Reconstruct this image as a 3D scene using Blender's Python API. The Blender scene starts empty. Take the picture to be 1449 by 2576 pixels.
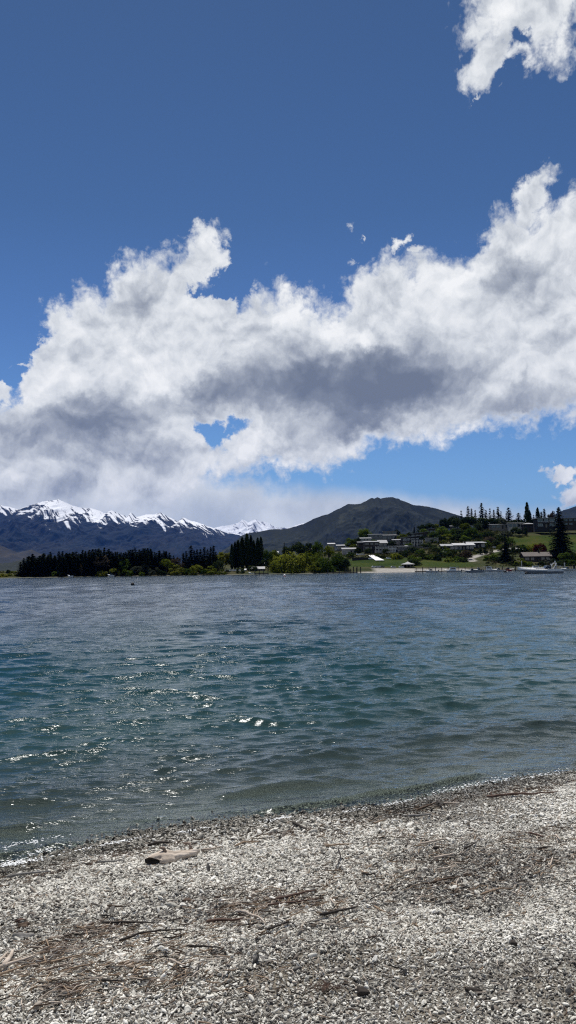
import bpy, bmesh, math, random
import numpy as np
from mathutils import Matrix, Vector

scene = bpy.context.scene
COL = scene.collection
R = math.radians
rnd = random.Random(7)

# ------------------------------------------------------------------ camera
CAM_H = 2.2                      # eye height above the lake level (m)
PITCH, ROLL = R(4.19), R(-0.8)
VFOV = R(67.0)
HALF_V = math.tan(VFOV / 2)
CAM_R = Matrix.Rotation(R(90) + PITCH, 3, 'X') @ Matrix.Rotation(ROLL, 3, 'Z')
cam_data = bpy.data.cameras.new('camera')
cam = bpy.data.objects.new('camera', cam_data)
COL.objects.link(cam)
cam.location = (0, 0, CAM_H)
cam.rotation_euler = CAM_R.to_euler()
cam_data.sensor_fit = 'VERTICAL'
cam_data.angle_y = VFOV
cam_data.clip_start = 0.1
cam_data.clip_end = 90000
scene.camera = cam


def ray(u, v):
    """direction through a point of the photograph (1449 x 2576 units)"""
    d = Vector(((u - 724.5) / 1288 * HALF_V, -(v - 1288) / 1288 * HALF_V, -1))
    return CAM_R @ d


def at_depth(u, v, y):
    d = ray(u, v)
    k = y / d.y
    return Vector((d.x * k, y, CAM_H + d.z * k))


def on_plane(u, v, z=0.0):
    d = ray(u, v)
    k = (z - CAM_H) / d.z
    return Vector((d.x * k, d.y * k, z))


def azel(u, v):
    d = ray(u, v).normalized()
    return math.degrees(math.atan2(d.x, d.y)), math.degrees(math.asin(d.z))


# ------------------------------------------------------------------ helpers
def smooth(a, b, x):
    t = np.clip((x - a) / (b - a), 0, 1)
    return t * t * (3 - 2 * t)


class Noise:
    """tileable-free gradient-ish value noise in numpy"""

    def __init__(self, seed):
        g = np.random.default_rng(seed)
        self.t = g.random((256, 256)) * 2 - 1

    def __call__(self, x, y):
        xi = np.floor(x).astype(np.int64)
        yi = np.floor(y).astype(np.int64)
        fx, fy = x - xi, y - yi
        fx = fx * fx * fx * (fx * (fx * 6 - 15) + 10)
        fy = fy * fy * fy * (fy * (fy * 6 - 15) + 10)
        a = self.t[xi & 255, yi & 255]
        b = self.t[(xi + 1) & 255, yi & 255]
        c = self.t[xi & 255, (yi + 1) & 255]
        d = self.t[(xi + 1) & 255, (yi + 1) & 255]
        return (a * (1 - fx) + b * fx) * (1 - fy) + (c * (1 - fx) + d * fx) * fy

    def fbm(self, x, y, octaves=5, gain=0.5, lac=2.03):
        s, a, n = 0, 1.0, 0
        for i in range(octaves):
            s = s + a * self(x + 17.3 * i, y - 9.1 * i)
            n += a
            a *= gain
            x, y = x * lac, y * lac
        return s / n

    def ridged(self, x, y, octaves=5, gain=0.5, lac=2.03):
        s, a, n = 0, 1.0, 0
        for i in range(octaves):
            s = s + a * (1 - np.abs(self(x + 31.7 * i, y + 5.3 * i)) * 2)
            n += a
            a *= gain
            x, y = x * lac, y * lac
        return s / n


def tag(o, label=None, cat=None, group=None, kind=None):
    if label:
        o['label'] = label
    if cat:
        o['category'] = cat
    if group:
        o['group'] = group
    if kind:
        o['kind'] = kind
    return o


def link(o, parent=None):
    COL.objects.link(o)
    if parent is not None:
        o.parent = parent
    return o


def np_mesh(name, verts, faces, smooth_shade=False):
    """mesh from an (n,3) array and an (m,k) array of equal sized faces"""
    me = bpy.data.meshes.new(name)
    verts = np.ascontiguousarray(verts, dtype=np.float32)
    faces = np.ascontiguousarray(faces, dtype=np.int32)
    k = faces.shape[1]
    me.vertices.add(len(verts))
    me.vertices.foreach_set('co', verts.ravel())
    me.loops.add(faces.size)
    me.loops.foreach_set('vertex_index', faces.ravel())
    me.polygons.add(len(faces))
    me.polygons.foreach_set('loop_start', np.arange(0, faces.size, k, dtype=np.int32))
    me.polygons.foreach_set('loop_total', np.full(len(faces), k, dtype=np.int32))
    if smooth_shade:
        me.polygons.foreach_set('use_smooth', np.ones(len(faces), dtype=bool))
    me.update(calc_edges=True)
    me.validate()
    return me


def grid_faces(nr, nc):
    i = np.arange(nr - 1)[:, None] * nc + np.arange(nc - 1)[None, :]
    i = i.ravel()
    return np.stack([i, i + 1, i + nc + 1, i + nc], 1)


def float_attr(me, name, arr):
    a = me.attributes.new(name, 'FLOAT', 'POINT')
    a.data.foreach_set('value', np.ascontiguousarray(arr, dtype=np.float32).ravel())


class NT:
    """small node-tree writer"""

    def __init__(self, tree):
        self.t = tree
        self.t.nodes.clear()

    def n(self, kind, ins=None, **props):
        nd = self.t.nodes.new(kind)
        for k, v in props.items():
            setattr(nd, k, v)
        for k, v in (ins or {}).items():
            self.set(nd.inputs[k], v)
        return nd

    def set(self, sock, v):
        if hasattr(v, 'bl_idname') and hasattr(v, 'outputs'):
            v = v.outputs[0]
        if isinstance(v, bpy.types.NodeSocket):
            self.t.links.new(v, sock)
        else:
            sock.default_value = v

    def m(self, op, a, b=None, c=None, clamp=False):
        nd = self.t.nodes.new('ShaderNodeMath')
        nd.operation = op
        nd.use_clamp = clamp
        for i, v in enumerate((a, b, c)):
            if v is not None:
                self.set(nd.inputs[i], v)
        return nd.outputs[0]

    def mr(self, v, a, b, c=0.0, d=1.0, kind='SMOOTHSTEP'):
        nd = self.t.nodes.new('ShaderNodeMapRange')
        nd.interpolation_type = kind
        for i, x in enumerate((v, a, b, c, d)):
            self.set(nd.inputs[i], x)
        return nd.outputs[0]

    def xyz(self, x=0.0, y=0.0, z=0.0):
        return self.n('ShaderNodeCombineXYZ', {0: x, 1: y, 2: z}).outputs[0]

    def noise(self, vec, scale, detail=5.0, rough=0.5, dist=0.0, kind='FBM', dims='3D', w=None, lac=2.0):
        nd = self.t.nodes.new('ShaderNodeTexNoise')
        nd.noise_dimensions = dims
        nd.noise_type = kind
        nd.normalize = True
        if vec is not None:
            self.set(nd.inputs['Vector'], vec)
        nd.inputs['Scale'].default_value = scale
        nd.inputs['Detail'].default_value = detail
        nd.inputs['Roughness'].default_value = rough
        nd.inputs['Lacunarity'].default_value = lac
        nd.inputs['Distortion'].default_value = dist
        return nd

    def mix(self, f, a, b, blend='MIX'):
        nd = self.t.nodes.new('ShaderNodeMix')
        nd.data_type = 'RGBA'
        nd.blend_type = blend
        self.set(nd.inputs[0], f)
        for i, v in ((6, a), (7, b)):
            if isinstance(v, tuple) and len(v) == 3:
                v = v + (1.0,)
            self.set(nd.inputs[i], v)
        return nd.outputs[2]

    def ramp(self, f, stops, interp='LINEAR'):
        nd = self.t.nodes.new('ShaderNodeValToRGB')
        nd.color_ramp.interpolation = interp
        el = nd.color_ramp.elements
        while len(el) > 1:
            el.remove(el[-1])
        for i, (p, c) in enumerate(stops):
            e = el[0] if i == 0 else el.new(p)
            e.position = p
            if not isinstance(c, tuple):
                c = (c, c, c)
            e.color = tuple(c) + (1.0,)
        self.set(nd.inputs[0], f)
        return nd.outputs[0]


def material(name):
    m = bpy.data.materials.new(name)
    m.use_nodes = True
    return m, NT(m.node_tree)


# ------------------------------------------------------------------ render settings
scene.render.engine = 'CYCLES'
scene.view_settings.view_transform = 'Standard'
scene.view_settings.look = 'None'
scene.view_settings.exposure = 0.0
scene.view_settings.gamma = 1.0
scene.view_settings.use_curve_mapping = False
cy = scene.cycles
cy.use_denoising = False
try:
    cy.denoiser = 'OPENIMAGEDENOISE'
    cy.denoising_input_passes = 'RGB_ALBEDO_NORMAL'
    cy.denoising_prefilter = 'ACCURATE'
except Exception:
    pass
cy.max_bounces = 8
cy.diffuse_bounces = 3
cy.glossy_bounces = 3
cy.transmission_bounces = 4
cy.transparent_max_bounces = 8
cy.volume_bounces = 1
cy.sample_clamp_indirect = 4.0
cy.sample_clamp_direct = 4.0
cy.filter_width = 1.2
cy.caustics_reflective = False
cy.caustics_refractive = False
# ------------------------------------------------------------------ sky and sun
SUN_EL, SUN_AZ = R(62), R(-10)      # azimuth from +Y, to the right
SKY_K = 0.1
world = bpy.data.worlds.new('World')
scene.world = world
world.use_nodes = True
w = NT(world.node_tree)
geo = w.n('ShaderNodeTexCoord')
sep = w.n('ShaderNodeSeparateXYZ', {0: geo.outputs['Generated']})
X, Y, Z = sep.outputs
az = w.m('MULTIPLY', w.m('ARCTAN2', X, Y), 57.29578)
el = w.m('MULTIPLY', w.m('ARCSINE', Z), 57.29578)
vec = w.xyz(az, el, 0.0)

sky = w.n('ShaderNodeTexSky', sky_type='NISHITA', sun_disc=False, sun_elevation=SUN_EL,
          sun_rotation=SUN_AZ, altitude=300.0, air_density=1.0, dust_density=0.15, ozone_density=2.5)

# domain warp, so that every edge below frays like vapour
w1 = w.noise(vec, 0.16, 3.0, 0.55).outputs['Color']
w2 = w.noise(vec, 0.9, 7.0, 0.62).outputs['Color']
def centred(c, k):
    s = w.n('ShaderNodeVectorMath', {0: c, 1: (0.5, 0.5, 0.5)}, operation='SUBTRACT')
    return w.n('ShaderNodeVectorMath', {0: s.outputs[0], 'Scale': k}, operation='SCALE').outputs[0]
wv = w.n('ShaderNodeVectorMath', {0: vec, 1: centred(w1, 3.4)}, operation='ADD').outputs[0]
wsoft = w.n('ShaderNodeVectorMath', {0: wv, 1: centred(w2, 0.8)}, operation='ADD').outputs[0]
wv = w.n('ShaderNodeVectorMath', {0: wv, 1: centred(w2, 2.6)}, operation='ADD').outputs[0]
s2 = w.n('ShaderNodeSeparateXYZ', {0: wv})
waz, wel = s2.outputs[0], s2.outputs[1]

AZ0, AZ1, EL0, EL1 = -40.0, 40.0, -2.0, 48.0
def curve(points):
    """cloud edge as elevation over azimuth, from points of the photograph"""
    nd = w.n('ShaderNodeFloatCurve')
    c = nd.mapping.curves[0]
    pts = []
    for u, v in points:
        a, e = azel(u, v)
        pts.append(((a - AZ0) / (AZ1 - AZ0), (e - EL0) / (EL1 - EL0)))
    pts.sort()
    while len(c.points) < len(pts):
        c.points.new(0.5, 0.5)
    for p, q in zip(c.points, pts):
        p.location = q
        p.handle_type = 'AUTO_CLAMPED'
    nd.mapping.use_clip = False
    nd.mapping.update()
    w.set(nd.inputs['Value'], w.mr(waz, AZ0, AZ1, 0, 1, 'LINEAR'))
    return w.m('MULTIPLY_ADD', nd.outputs[0], EL1 - EL0, EL0)

def ellipse(u, v, ru, rv, rot=0.0, warped=True, soft=0.0):
    """1 in the middle, 0 on the rim, negative outside"""
    a, e = azel(u, v)
    k = math.degrees(HALF_V / 1288)
    ra, re = ru * k / max(0.75, math.cos(R(e))), rv * k
    x = w.m('SUBTRACT', waz if warped else az, a)
    y = w.m('SUBTRACT', wel if warped else el, e)
    cr, sr = math.cos(R(rot)), math.sin(R(rot))
    xr = w.m('DIVIDE', w.m('ADD', w.m('MULTIPLY', x, cr), w.m('MULTIPLY', y, sr)), ra)
    yr = w.m('DIVIDE', w.m('SUBTRACT', w.m('MULTIPLY', y, cr), w.m('MULTIPLY', x, sr)), re)
    d = w.m('SQRT', w.m('ADD', w.m('MULTIPLY', xr, xr), w.m('MULTIPLY', yr, yr)))
    return w.m('SUBTRACT', 1.0, d)

top = curve([(-560, 1150), (-300, 1060), (-100, 1040), (0, 1005), (45, 955), (75, 890), (105, 815), (150, 745), (180, 715), (260, 690),
             (310, 645), (370, 620), (430, 622), (480, 575), (520, 556), (560, 590), (585, 700), (600, 735),
             (640, 702), (700, 690), (745, 712), (780, 740), (830, 732), (880, 700), (920, 655), (985, 622),
             (1060, 628), (1140, 630), (1180, 600), (1215, 545), (1260, 500), (1330, 500), (1400, 505), (1460, 480), (1600, 430), (1900, 470)])
bot = curve([(-560, 1330), (0, 1330), (300, 1320), (430, 1290), (500, 1250), (560, 1222), (640, 1207), (720, 1203), (800, 1195), (900, 1165), (960, 1125),
             (1050, 1117), (1200, 1102), (1300, 1088), (1449, 1068), (1700, 1030), (1900, 1010)])
low = curve([(-560, 1080), (300, 1120), (430, 1160), (500, 1200), (560, 1208), (640, 1216), (720, 1222), (800, 1226), (900, 1230), (1000, 1242), (1150, 1256), (1300, 1270),
             (1449, 1280), (1900, 1290)])

def billow(v, scale=0.50, detail=3.6):
    nd = w.n('ShaderNodeTexVoronoi', {'Vector': v, 'Scale': scale, 'Detail': detail, 'Roughness': 0.56, 'Lacunarity': 2.15, 'Smoothness': 0.22}, voronoi_dimensions='2D', feature='SMOOTH_F1')
    nd.normalize = True
    return w.m('SUBTRACT', 1.0, nd.outputs['Distance'])
fb = w.noise(vec, 0.42, 9.0, 0.58, 0.35).outputs['Fac']         # torn vapour
bil = billow(wsoft)                                             # rounded heads
fb2 = w.noise(wsoft, 0.20, 5.0, 0.50).outputs['Fac']               # broad shading
fine = w.noise(vec, 1.9, 8.0, 0.62, 0.5).outputs['Fac']

inside = w.m('MINIMUM', w.m('SUBTRACT', top, wel), w.m('SUBTRACT', wel, bot))
inside = w.m('DIVIDE', inside, 2.2)
EXTRA = [  # separate pieces: u, v, ru, rv, rot, gain
    (1335, 492, 105, 48, 30, 1.4),        # arm that rises from the bank
    (1330, -25, 140, 165, 20, 1.7),       # cloud in the upper corner
    (1235, 135, 78, 60, 35, 1.5),
    (45, 893, 50, 22, 12, 1.4), (5, 975, 45, 45, 0, 1.2),
    (520, 590, 75, 55, 35, 1.3),
    (1415, 1203, 48, 20, 0, 1.7), (1460, 1250, 50, 30, 0, 1.7),
    (1015, 600, 40, 26, 40, .9), (1050, 622, 36, 26, 30, .9),
    (1265, 222, 36, 22, 30, .5), (1200, 235, 30, 16, 30, .38),
    (872, 575, 40, 36, -30, .46), (900, 610, 34, 18, -20, .42), (880, 665, 34, 30, 40, .5),
    (545, 700, 30, 36, 60, .6),
]
for q in EXTRA:
    inside = w.m('MAXIMUM', inside, w.m('MULTIPLY_ADD', ellipse(*q[:5]), 1.8, q[5] - 1.8))
for q in [(500, 1062, 82, 60, -30, 2.3), (590, 1062, 100, 50, 20, 2.3), (525, 1112, 76, 52, 0, 2.2), (1305, 88, 40, 32, 0, 1.3), (1285, 195, 40, 50, 10, .9), (550, 705, 96, 48, 18, 2.3), (490, 728, 40, 26, 0, 1.2), (40, 860, 80, 46, 40, 3.0), (20, 930, 60, 24, 20, 2.0)]:   # blue gaps
    inside = w.m('SUBTRACT', inside, w.m('MULTIPLY', w.mr(ellipse(*q[:5]), 0.0, 1.0), q[5]))

edge = w.m('ADD', inside, w.m('MULTIPLY', w.m('SUBTRACT', fb, 0.5), 1.25))
edge = w.m('ADD', edge, w.m('MULTIPLY', w.m('SUBTRACT', bil, 0.60), 1.5))
edge = w.m('ADD', edge, w.m('MULTIPLY', w.m('SUBTRACT', fine, 0.5), 0.75))
alpha = w.m('POWER', w.mr(edge, 0.0, 0.85), 0.8)
depth = w.mr(edge, 0.1, 2.4, 0, 1, 'LINEAR')

# low white layer over the mountains
lowin = w.m('DIVIDE', w.m('SUBTRACT', low, w.m('MULTIPLY_ADD', w.m('SUBTRACT', el, wel), w.mr(az, -4.0, 4.0, 0.2, 0.9), wel)), 1.3)
lowe = w.m('ADD', lowin, w.m('MULTIPLY', w.m('SUBTRACT', fb, 0.5), w.mr(az, -4.0, 5.0, 1.3, 0.5)))
alow = w.m('MULTIPLY', w.mr(lowe, -0.35, 1.0), 0.98)

# shade painted into the cloud colour: grey bellies, bright rims where negative
DARK = [(880, 965, 540, 160, 3, .80), (930, 980, 370, 130, 4, .85), (620, 960, 200, 100, 12, .35), (200, 1085, 320, 115, 14, .85), (420, 1025, 180, 60, 18, .35),
        (1330, 1015, 260, 80, 6, .62), (1270, 690, 190, 90, 14, .50), (350, 745, 100, 85, 30, .42), (230, 780, 70, 80, 0, .3), (240, 985, 90, 60, 0, .3),
        (390, 1180, 170, 80, 0, .42), (840, 1085, 150, 46, 10, .45), (1160, 1092, 330, 30, 5, -.75), (640, 1120, 130, 44, 25, -.45), (880, 838, 120, 44, -15, -.45), (1270, 930, 170, 60, 10, -.35), (430, 930, 210, 60, 12, -.35), (470, 1100, 60, 60, 0, -.3), (700, 1175, 220, 26, 5, -.3), (760, 760, 120, 50, 10, -.3), (310, 660, 100, 50, 20, -.3), (1150, 700, 130, 60, 20, -.3), (1150, 820, 220, 80, 10, .28), (120, 1240, 330, 80, 0, .30),
        (640, 1175, 120, 34, 10, .25), (660, 850, 130, 70, 10, .3), (1400, 880, 90, 80, 0, .25)]
dark = None
for q in DARK:
    d = w.m('MULTIPLY', w.mr(ellipse(*q[:5]), 0.0, 1.0), q[5])
    dark = d if dark is None else w.m('ADD', dark, d)
# self shading of the billows, painted from noise shifted towards the sun
fs = w.noise(wsoft, 0.26, 6.0, 0.48, 0.3).outputs['Fac']
up = w.n('ShaderNodeVectorMath', {0: wsoft, 1: (-0.15, 1.5, 0)}, operation='ADD').outputs[0]
fsu = w.noise(up, 0.26, 6.0, 0.48, 0.3).outputs['Fac']
rel = w.m('SUBTRACT', fs, fsu)                                   # > 0 : facing the light
up2 = w.n('ShaderNodeVectorMath', {0: wsoft, 1: (-0.12, 0.50, 0)}, operation='ADD').outputs[0]
up3 = w.n('ShaderNodeVectorMath', {0: wsoft, 1: (-0.3, 1.25, 0)}, operation='ADD').outputs[0]
big_b = billow(wsoft, 0.21, 1.5)
rel = w.m('ADD', w.m('MULTIPLY', rel, 0.55), w.m('MULTIPLY', w.m('SUBTRACT', bil, billow(up2)), 0.50))
rel = w.m('ADD', rel, w.m('MULTIPLY', w.m('SUBTRACT', big_b, billow(up3, 0.21, 1.5)), 0.48))
shade = w.m('MULTIPLY', dark, w.mr(w.m('ADD', w.m('MULTIPLY', fb2, .6), w.m('MULTIPLY', w.m('SUBTRACT', 1.0, big_b), .5)), 0.25, 0.75, 0.60, 1.25))
shade = w.m('ADD', shade, w.m('MULTIPLY', rel, w.m('MULTIPLY_ADD', dark, 0.7, -1.7)))
shade = w.m('ADD', shade, w.m('MULTIPLY', w.m('SUBTRACT', fb2, 0.5), 0.9))
shade = w.m('ADD', shade, w.m('MULTIPLY', w.m('SUBTRACT', fine, 0.5), -0.15))
shade = w.m('MULTIPLY', shade, w.mr(depth, 0.0, 0.40, 0.1, 1.0))
bright = w.mr(shade, -0.36, 1.16, 1.0, 0.0, 'LINEAR')
ccol = w.ramp(bright, [(0.0, (.175, .205, .265)), (0.22, (.235, .268, .33)), (0.42, (.375, .41, .47)), (0.60, (.57, .605, .65)), (0.76, (.76, .79, .82)), (1.0, (.97, .98, .985))])

# clear sky
tint = w.ramp(w.mr(el, 0.0, 50.0, 0, 1, 'LINEAR'), [(0.0, (.58, .76, 1.02)), (0.16, (.49, .68, .90)), (0.34, (.40, .54, .74)), (0.5, (.345, .465, .60)), (0.78, (.32, .425, .535)), (1.0, (.32, .42, .53))])
skyc = w.mix(1.0, sky, tint, 'MULTIPLY')
K = 1.0 / SKY_K
lowc = w.mix(w.mr(fb2, .35, .68), (.82, .86, .88), (.55, .60, .645))
lowc = w.n('ShaderNodeVectorMath', {0: lowc, 'Scale': K}, operation='SCALE').outputs[0]
cc = w.n('ShaderNodeVectorMath', {0: ccol, 'Scale': K}, operation='SCALE').outputs[0]
col = w.mix(alow, skyc, lowc)
lfade = w.m('MULTIPLY', w.mr(wel, 6.6, 4.0), w.mr(waz, -3.0, -7.5))
cc = w.mix(w.m('MULTIPLY', lfade, 0.75), cc, lowc)
col = w.mix(alpha, col, cc)
over = w.noise(geo.outputs['Generated'], 2.6, 8.0, 0.58, 0.4).outputs['Fac']  # unseen clouds overhead, added to grey the reflections and whiten the light
aover = w.m('MULTIPLY', w.mr(over, .44, .60), w.m('MULTIPLY', w.mr(el, 40.5, 47.0), .85))
oc = w.mix(w.mr(over, .52, .74), (.80, .82, .85), (.40, .43, .48))
col = w.mix(aover, col, w.n('ShaderNodeVectorMath', {0: oc, 'Scale': K}, operation='SCALE').outputs[0])
below = w.mr(el, -1.0, -4.0, 0.0, 1.0)
col = w.mix(below, col, (1.2, 1.5, 1.6))
bg = w.n('ShaderNodeBackground', {'Color': col, 'Strength': SKY_K})
w.n('ShaderNodeOutputWorld', {'Surface': bg.outputs[0]})
world.cycles.sampling_method = 'MANUAL'
world.cycles.sample_map_resolution = 512

sun_d = bpy.data.lights.new('sun', 'SUN')
sun_d.energy = 4.9
sun_d.angle = R(0.5)
sun_d.color = (1.0, 0.955, 0.89)
sun = bpy.data.objects.new('sun', sun_d)
COL.objects.link(sun)
sd = Vector((math.sin(SUN_AZ) * math.cos(SUN_EL), math.cos(SUN_AZ) * math.cos(SUN_EL), math.sin(SUN_EL)))
sun.rotation_euler = sd.to_track_quat('Z', 'Y').to_euler()
sun.location = sd * 500
# ------------------------------------------------------------------ far ranges
def crest_profile(points, depth):
    xs, zs = [], []
    for u, v in points:
        p = at_depth(u, v, depth)
        xs.append(p.x)
        zs.append(p.z)
    return np.array(xs), np.array(zs)


def mountain_range(name, points, depth, front, back, seed, mat, x_pad, nx, ny, rough, spur, snow=None, base=-12.0, power=1.15, bow=0.0):
    nz = Noise(seed)
    px, pz = crest_profile(points, depth)
    x = np.linspace(px[0] - x_pad, px[-1] + x_pad, nx)
    # rows packed towards the crest
    t = np.concatenate([np.linspace(1, 0, ny) ** 1.25, -np.linspace(0, 1, ny // 4)[1:]])
    Xg, Tg = np.meshgrid(x, t)
    prof = np.interp(x, px, pz)
    fade = smooth(px[0] - x_pad, px[0] - 0.25 * x_pad, x) * smooth(px[-1] + x_pad, px[-1] + 0.25 * x_pad, x)
    prof = prof * (0.25 + 0.75 * fade)
    prof = prof + rough * nz.fbm(x / (rough * 9), x * 0 + 3.7, 6, 0.62)
    H = np.repeat(prof[None, :], len(t), 0)
    Yc = depth + bow * nz.fbm(Xg / (front * 0.7), Xg * 0 + 1.3, 3)
    Yg = np.where(Tg >= 0, Yc - Tg * front, Yc - Tg * back)
    ta = np.abs(Tg)
    s1 = front * spur[0]
    warp = nz.fbm(Xg / (s1 * 1.4) + 8, Yg / (s1 * 1.4), 4) * s1 * 0.55
    n = nz.ridged((Xg + warp + 0.35 * (Yg - depth)) / s1, Yg / (s1 * 2.6) + 5, 6, 0.5)
    n2 = nz.ridged((Xg + warp * 0.5 - 0.3 * (Yg - depth)) / (s1 * 0.33), Yg / (s1 * 0.9) + 15, 5, 0.55)
    env = np.sin(np.pi * np.clip(ta, 0, 1) ** 0.92)
    h = H * (1 - ta) ** power
    h = h * (1 - spur[1] * env * (1 - n) * 0.9) + H * spur[2] * env * (n2 - 0.45) * (1 - ta) ** 0.5
    h = h + (base - 0) * smooth(0.75, 1.0, ta)
    verts = np.stack([Xg, Yg, h], -1).reshape(-1, 3)
    me = np_mesh(name, verts, grid_faces(len(t), nx), True)
    if snow:
        line, span, streak = snow
        A_ = Xg + warp * 0.45 + 0.75 * (Yg - depth)
        g = nz.fbm(A_ / (streak * 1.6), (Yg - 0.3 * Xg) / (streak * 9) + 40, 3, 0.6)
        g2 = nz.fbm(Xg / (streak * 6), Yg / (streak * 6) + 9, 3)
        lx = np.interp(Xg, px, np.interp(np.arange(len(px)), np.linspace(0, len(px) - 1, len(line)), line))
        up = (h - lx) / span
        s = smooth(-.25, .25, up + g * 2.4 + g2 * 1.0 + (n - .5) * .8)
        rock = nz.fbm(A_ / (streak * 0.75) + 50, (Yg - 0.25 * Xg) / (streak * 4.5) + 90, 3, 0.7)
        rock2 = nz.fbm(Xg / (streak * 4) + 11, Yg / (streak * 9), 3)
        s = s * smooth(.27, .07, rock + .5 * rock2 - .05 * np.clip(up, -1, 3))
        float_attr(me, 'snow', s)
    me.materials.append(mat)
    o = link(bpy.data.objects.new(name, me))
    tag(o, kind='structure')
    return o


def slope_material(name, cols, scale, snow=False, rough=0.9):
    m, t = material(name)
    pos = t.n('ShaderNodeNewGeometry')
    v = t.n('ShaderNodeMapping', {'Vector': pos.outputs['Position'], 'Scale': (1.0, 0.45, 1.6)})
    a = t.noise(v, 1.0 / scale, 7.0, 0.62, 0.6).outputs['Fac']
    b = t.noise(v, 5.0 / scale, 6.0, 0.6).outputs['Fac']
    f = t.m('ADD', t.m('MULTIPLY', a, 0.72), t.m('MULTIPLY', b, 0.28))
    c = t.ramp(f, cols)
    bs = t.n('ShaderNodeBsdfPrincipled', {'Roughness': rough})
    bs.inputs['Specular IOR Level'].default_value = 0.1
    if snow:
        s = t.n('ShaderNodeAttribute', attribute_name='snow').outputs['Fac']
        c = t.mix(s, c, (.88, .90, .93))
    t.set(bs.inputs['Base Color'], c)
    t.n('ShaderNodeOutputMaterial', {0: bs.outputs[0]})
    return m


alp = slope_material('alpine_slope', [(.30, (.001, .008, .020)), (.45, (.002, .011, .022)), (.54, (.009, .014, .022)), (.60, (.003, .011, .021)), (.70, (.020, .020, .024)), (.8, (.004, .012, .020))], 900, True)  # cloud shadow and distance haze are put into this navy rock colour
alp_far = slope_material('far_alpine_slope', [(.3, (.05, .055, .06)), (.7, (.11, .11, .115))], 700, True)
tus = slope_material('tussock_slope', [(.30, (.001, .006, .015)), (.44, (.003, .010, .014)), (.51, (.009, .015, .012)), (.56, (.004, .011, .011)), (.60, (.026, .031, .020)), (.66, (.007, .013, .011))], 330)  # cloud shadow over the hill is put into this dark colour

# crest of the snowy range on the left
def z1(x, y): return (x * 0.2604, (1950 + y * 0.414) / 1.59)
def z2(x, y): return ((500 + x * 0.414) / 1.59, (1950 + y * 0.414) / 1.59)
def z3(x, y): return ((1000 + x * 0.414) / 1.59, (1950 + y * 0.414) / 1.59)
A = [(-420, 1300), (-250, 1262), (-120, 1290), (-60, 1268)] + [z1(*p) for p in [(0, 165), (50, 185), (120, 195), (200, 222), (240, 196), (290, 180), (360, 160), (430, 140), (500, 135), (560, 130), (600, 122), (670, 160), (740, 182), (800, 200), (880, 206), (950, 220),
    (1000, 240), (1040, 262), (1110, 232), (1150, 250), (1180, 266)]] + [z2(*p) for p in [(40, 285), (80, 246), (130, 292), (180, 280), (250, 266), (310, 264), (360, 250), (400, 272), (460, 300), (520, 332), (570, 302), (650, 327), (740, 350), (830, 382), (880, 397), (1000, 440), (1120, 470), (1250, 540), (1449, 640)]]
mountain_range('mountains', A, 14000, 7600, 5000, 11, alp, 2500, 1500, 420, 26, (0.26, .62, .26), snow=([1120, 1130, 1110, 1070, 870, 830, 840, 830, 800, 770, 700, 690], 110, 60), bow=900)
B = [(440, 1420)] + [z2(*p) for p in [(700, 420), (820, 400), (880, 385), (960, 370), (1060, 360), (1100, 345), (1130, 314), (1160, 322), (1190, 340), (1225, 318), (1260, 304), (1290, 322), (1320, 330), (1400, 352), (1449, 378)]] + [z3(*p) for p in [(300, 385), (400, 385), (450, 360), (490, 345), (520, 348), (600, 400)]] + [(800, 1420)]
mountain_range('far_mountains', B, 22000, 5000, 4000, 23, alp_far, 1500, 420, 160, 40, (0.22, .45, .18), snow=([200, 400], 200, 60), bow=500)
C = [(430, 1440), (520, 1425)] + [z2(900, 640), z2(950, 602), z2(1000, 570), z2(1050, 540), z2(1130, 462), z2(1190, 440), z2(1250, 430)] + [z3(*p) for p in [(60, 432), (200, 405), (360, 398), (460, 368), (540, 340), (620, 300), (700, 268), (760, 252), (850, 205), (900, 182), (950, 156), (1010, 158), (1070, 154), (1130, 125), (1160, 106), (1180, 96), (1200, 106), (1230, 91), (1260, 106), (1320, 91), (1380, 94), (1449, 115)]] + [
    (1000, 1257), (1020, 1262), (1040, 1270), (1080, 1275), (1110, 1282), (1150, 1295), (1180, 1305), (1260, 1330), (1330, 1370), (1450, 1420)]
mountain_range('hill', C, 5200, 2600, 1800, 37, tus, 500, 900, 340, 5, (0.24, .75, .26), bow=250)
D = [(1250, 1420), (1340, 1340), z3(0, 0) and (1385, 1300), (1410, 1286), (1430, 1279), (1449, 1274), (1500, 1258), (1580, 1240), (1700, 1275), (1850, 1330), (2000, 1425)]
mountain_range('distant_hill', D, 6500, 2500, 1800, 41, tus, 600, 260, 130, 8, (0.30, .5, .15), bow=200)

# low foothills at the left edge, in front of the range
E = [(-500, 1330), (-250, 1352), (-100, 1362)] + [z1(*p) for p in [(0, 545), (90, 590), (200, 632), (330, 600), (420, 640), (560, 690), (700, 760)]] + [(260, 1425), (360, 1440)]
foot = slope_material('foothill_slope', [(.3, (.008, .014, .022)), (.48, (.016, .019, .022)), (.58, (.050, .044, .032)), (.7, (.026, .026, .024))], 500)
mountain_range('foothills', E, 7000, 2600, 2000, 53, foot, 900, 300, 120, 6, (0.30, .5, .14), bow=200)
F_ = [(-400, 1395), (-200, 1402), (-60, 1416), (0, 1418), (30, 1414), (62, 1407), (120, 1405), (200, 1418), (280, 1440)]
mountain_range('low_hill', F_, 2600, 900, 700, 57, slope_material('bush_slope', [(.3, (.005, .010, .010)), (.7, (.016, .022, .016))], 90), 300, 200, 80, 3, (0.30, .4, .1))

# ------------------------------------------------------------------ land on the far shore
SHX = np.array([-900, -300, -125, -60, 0, 60, 130, 300, 900.0])
SHY = np.array([250, 292, 308, 318, 326, 330, 334, 345, 380.0])
def far_shore(x):
    return np.interp(x, SHX, SHY)

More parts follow.
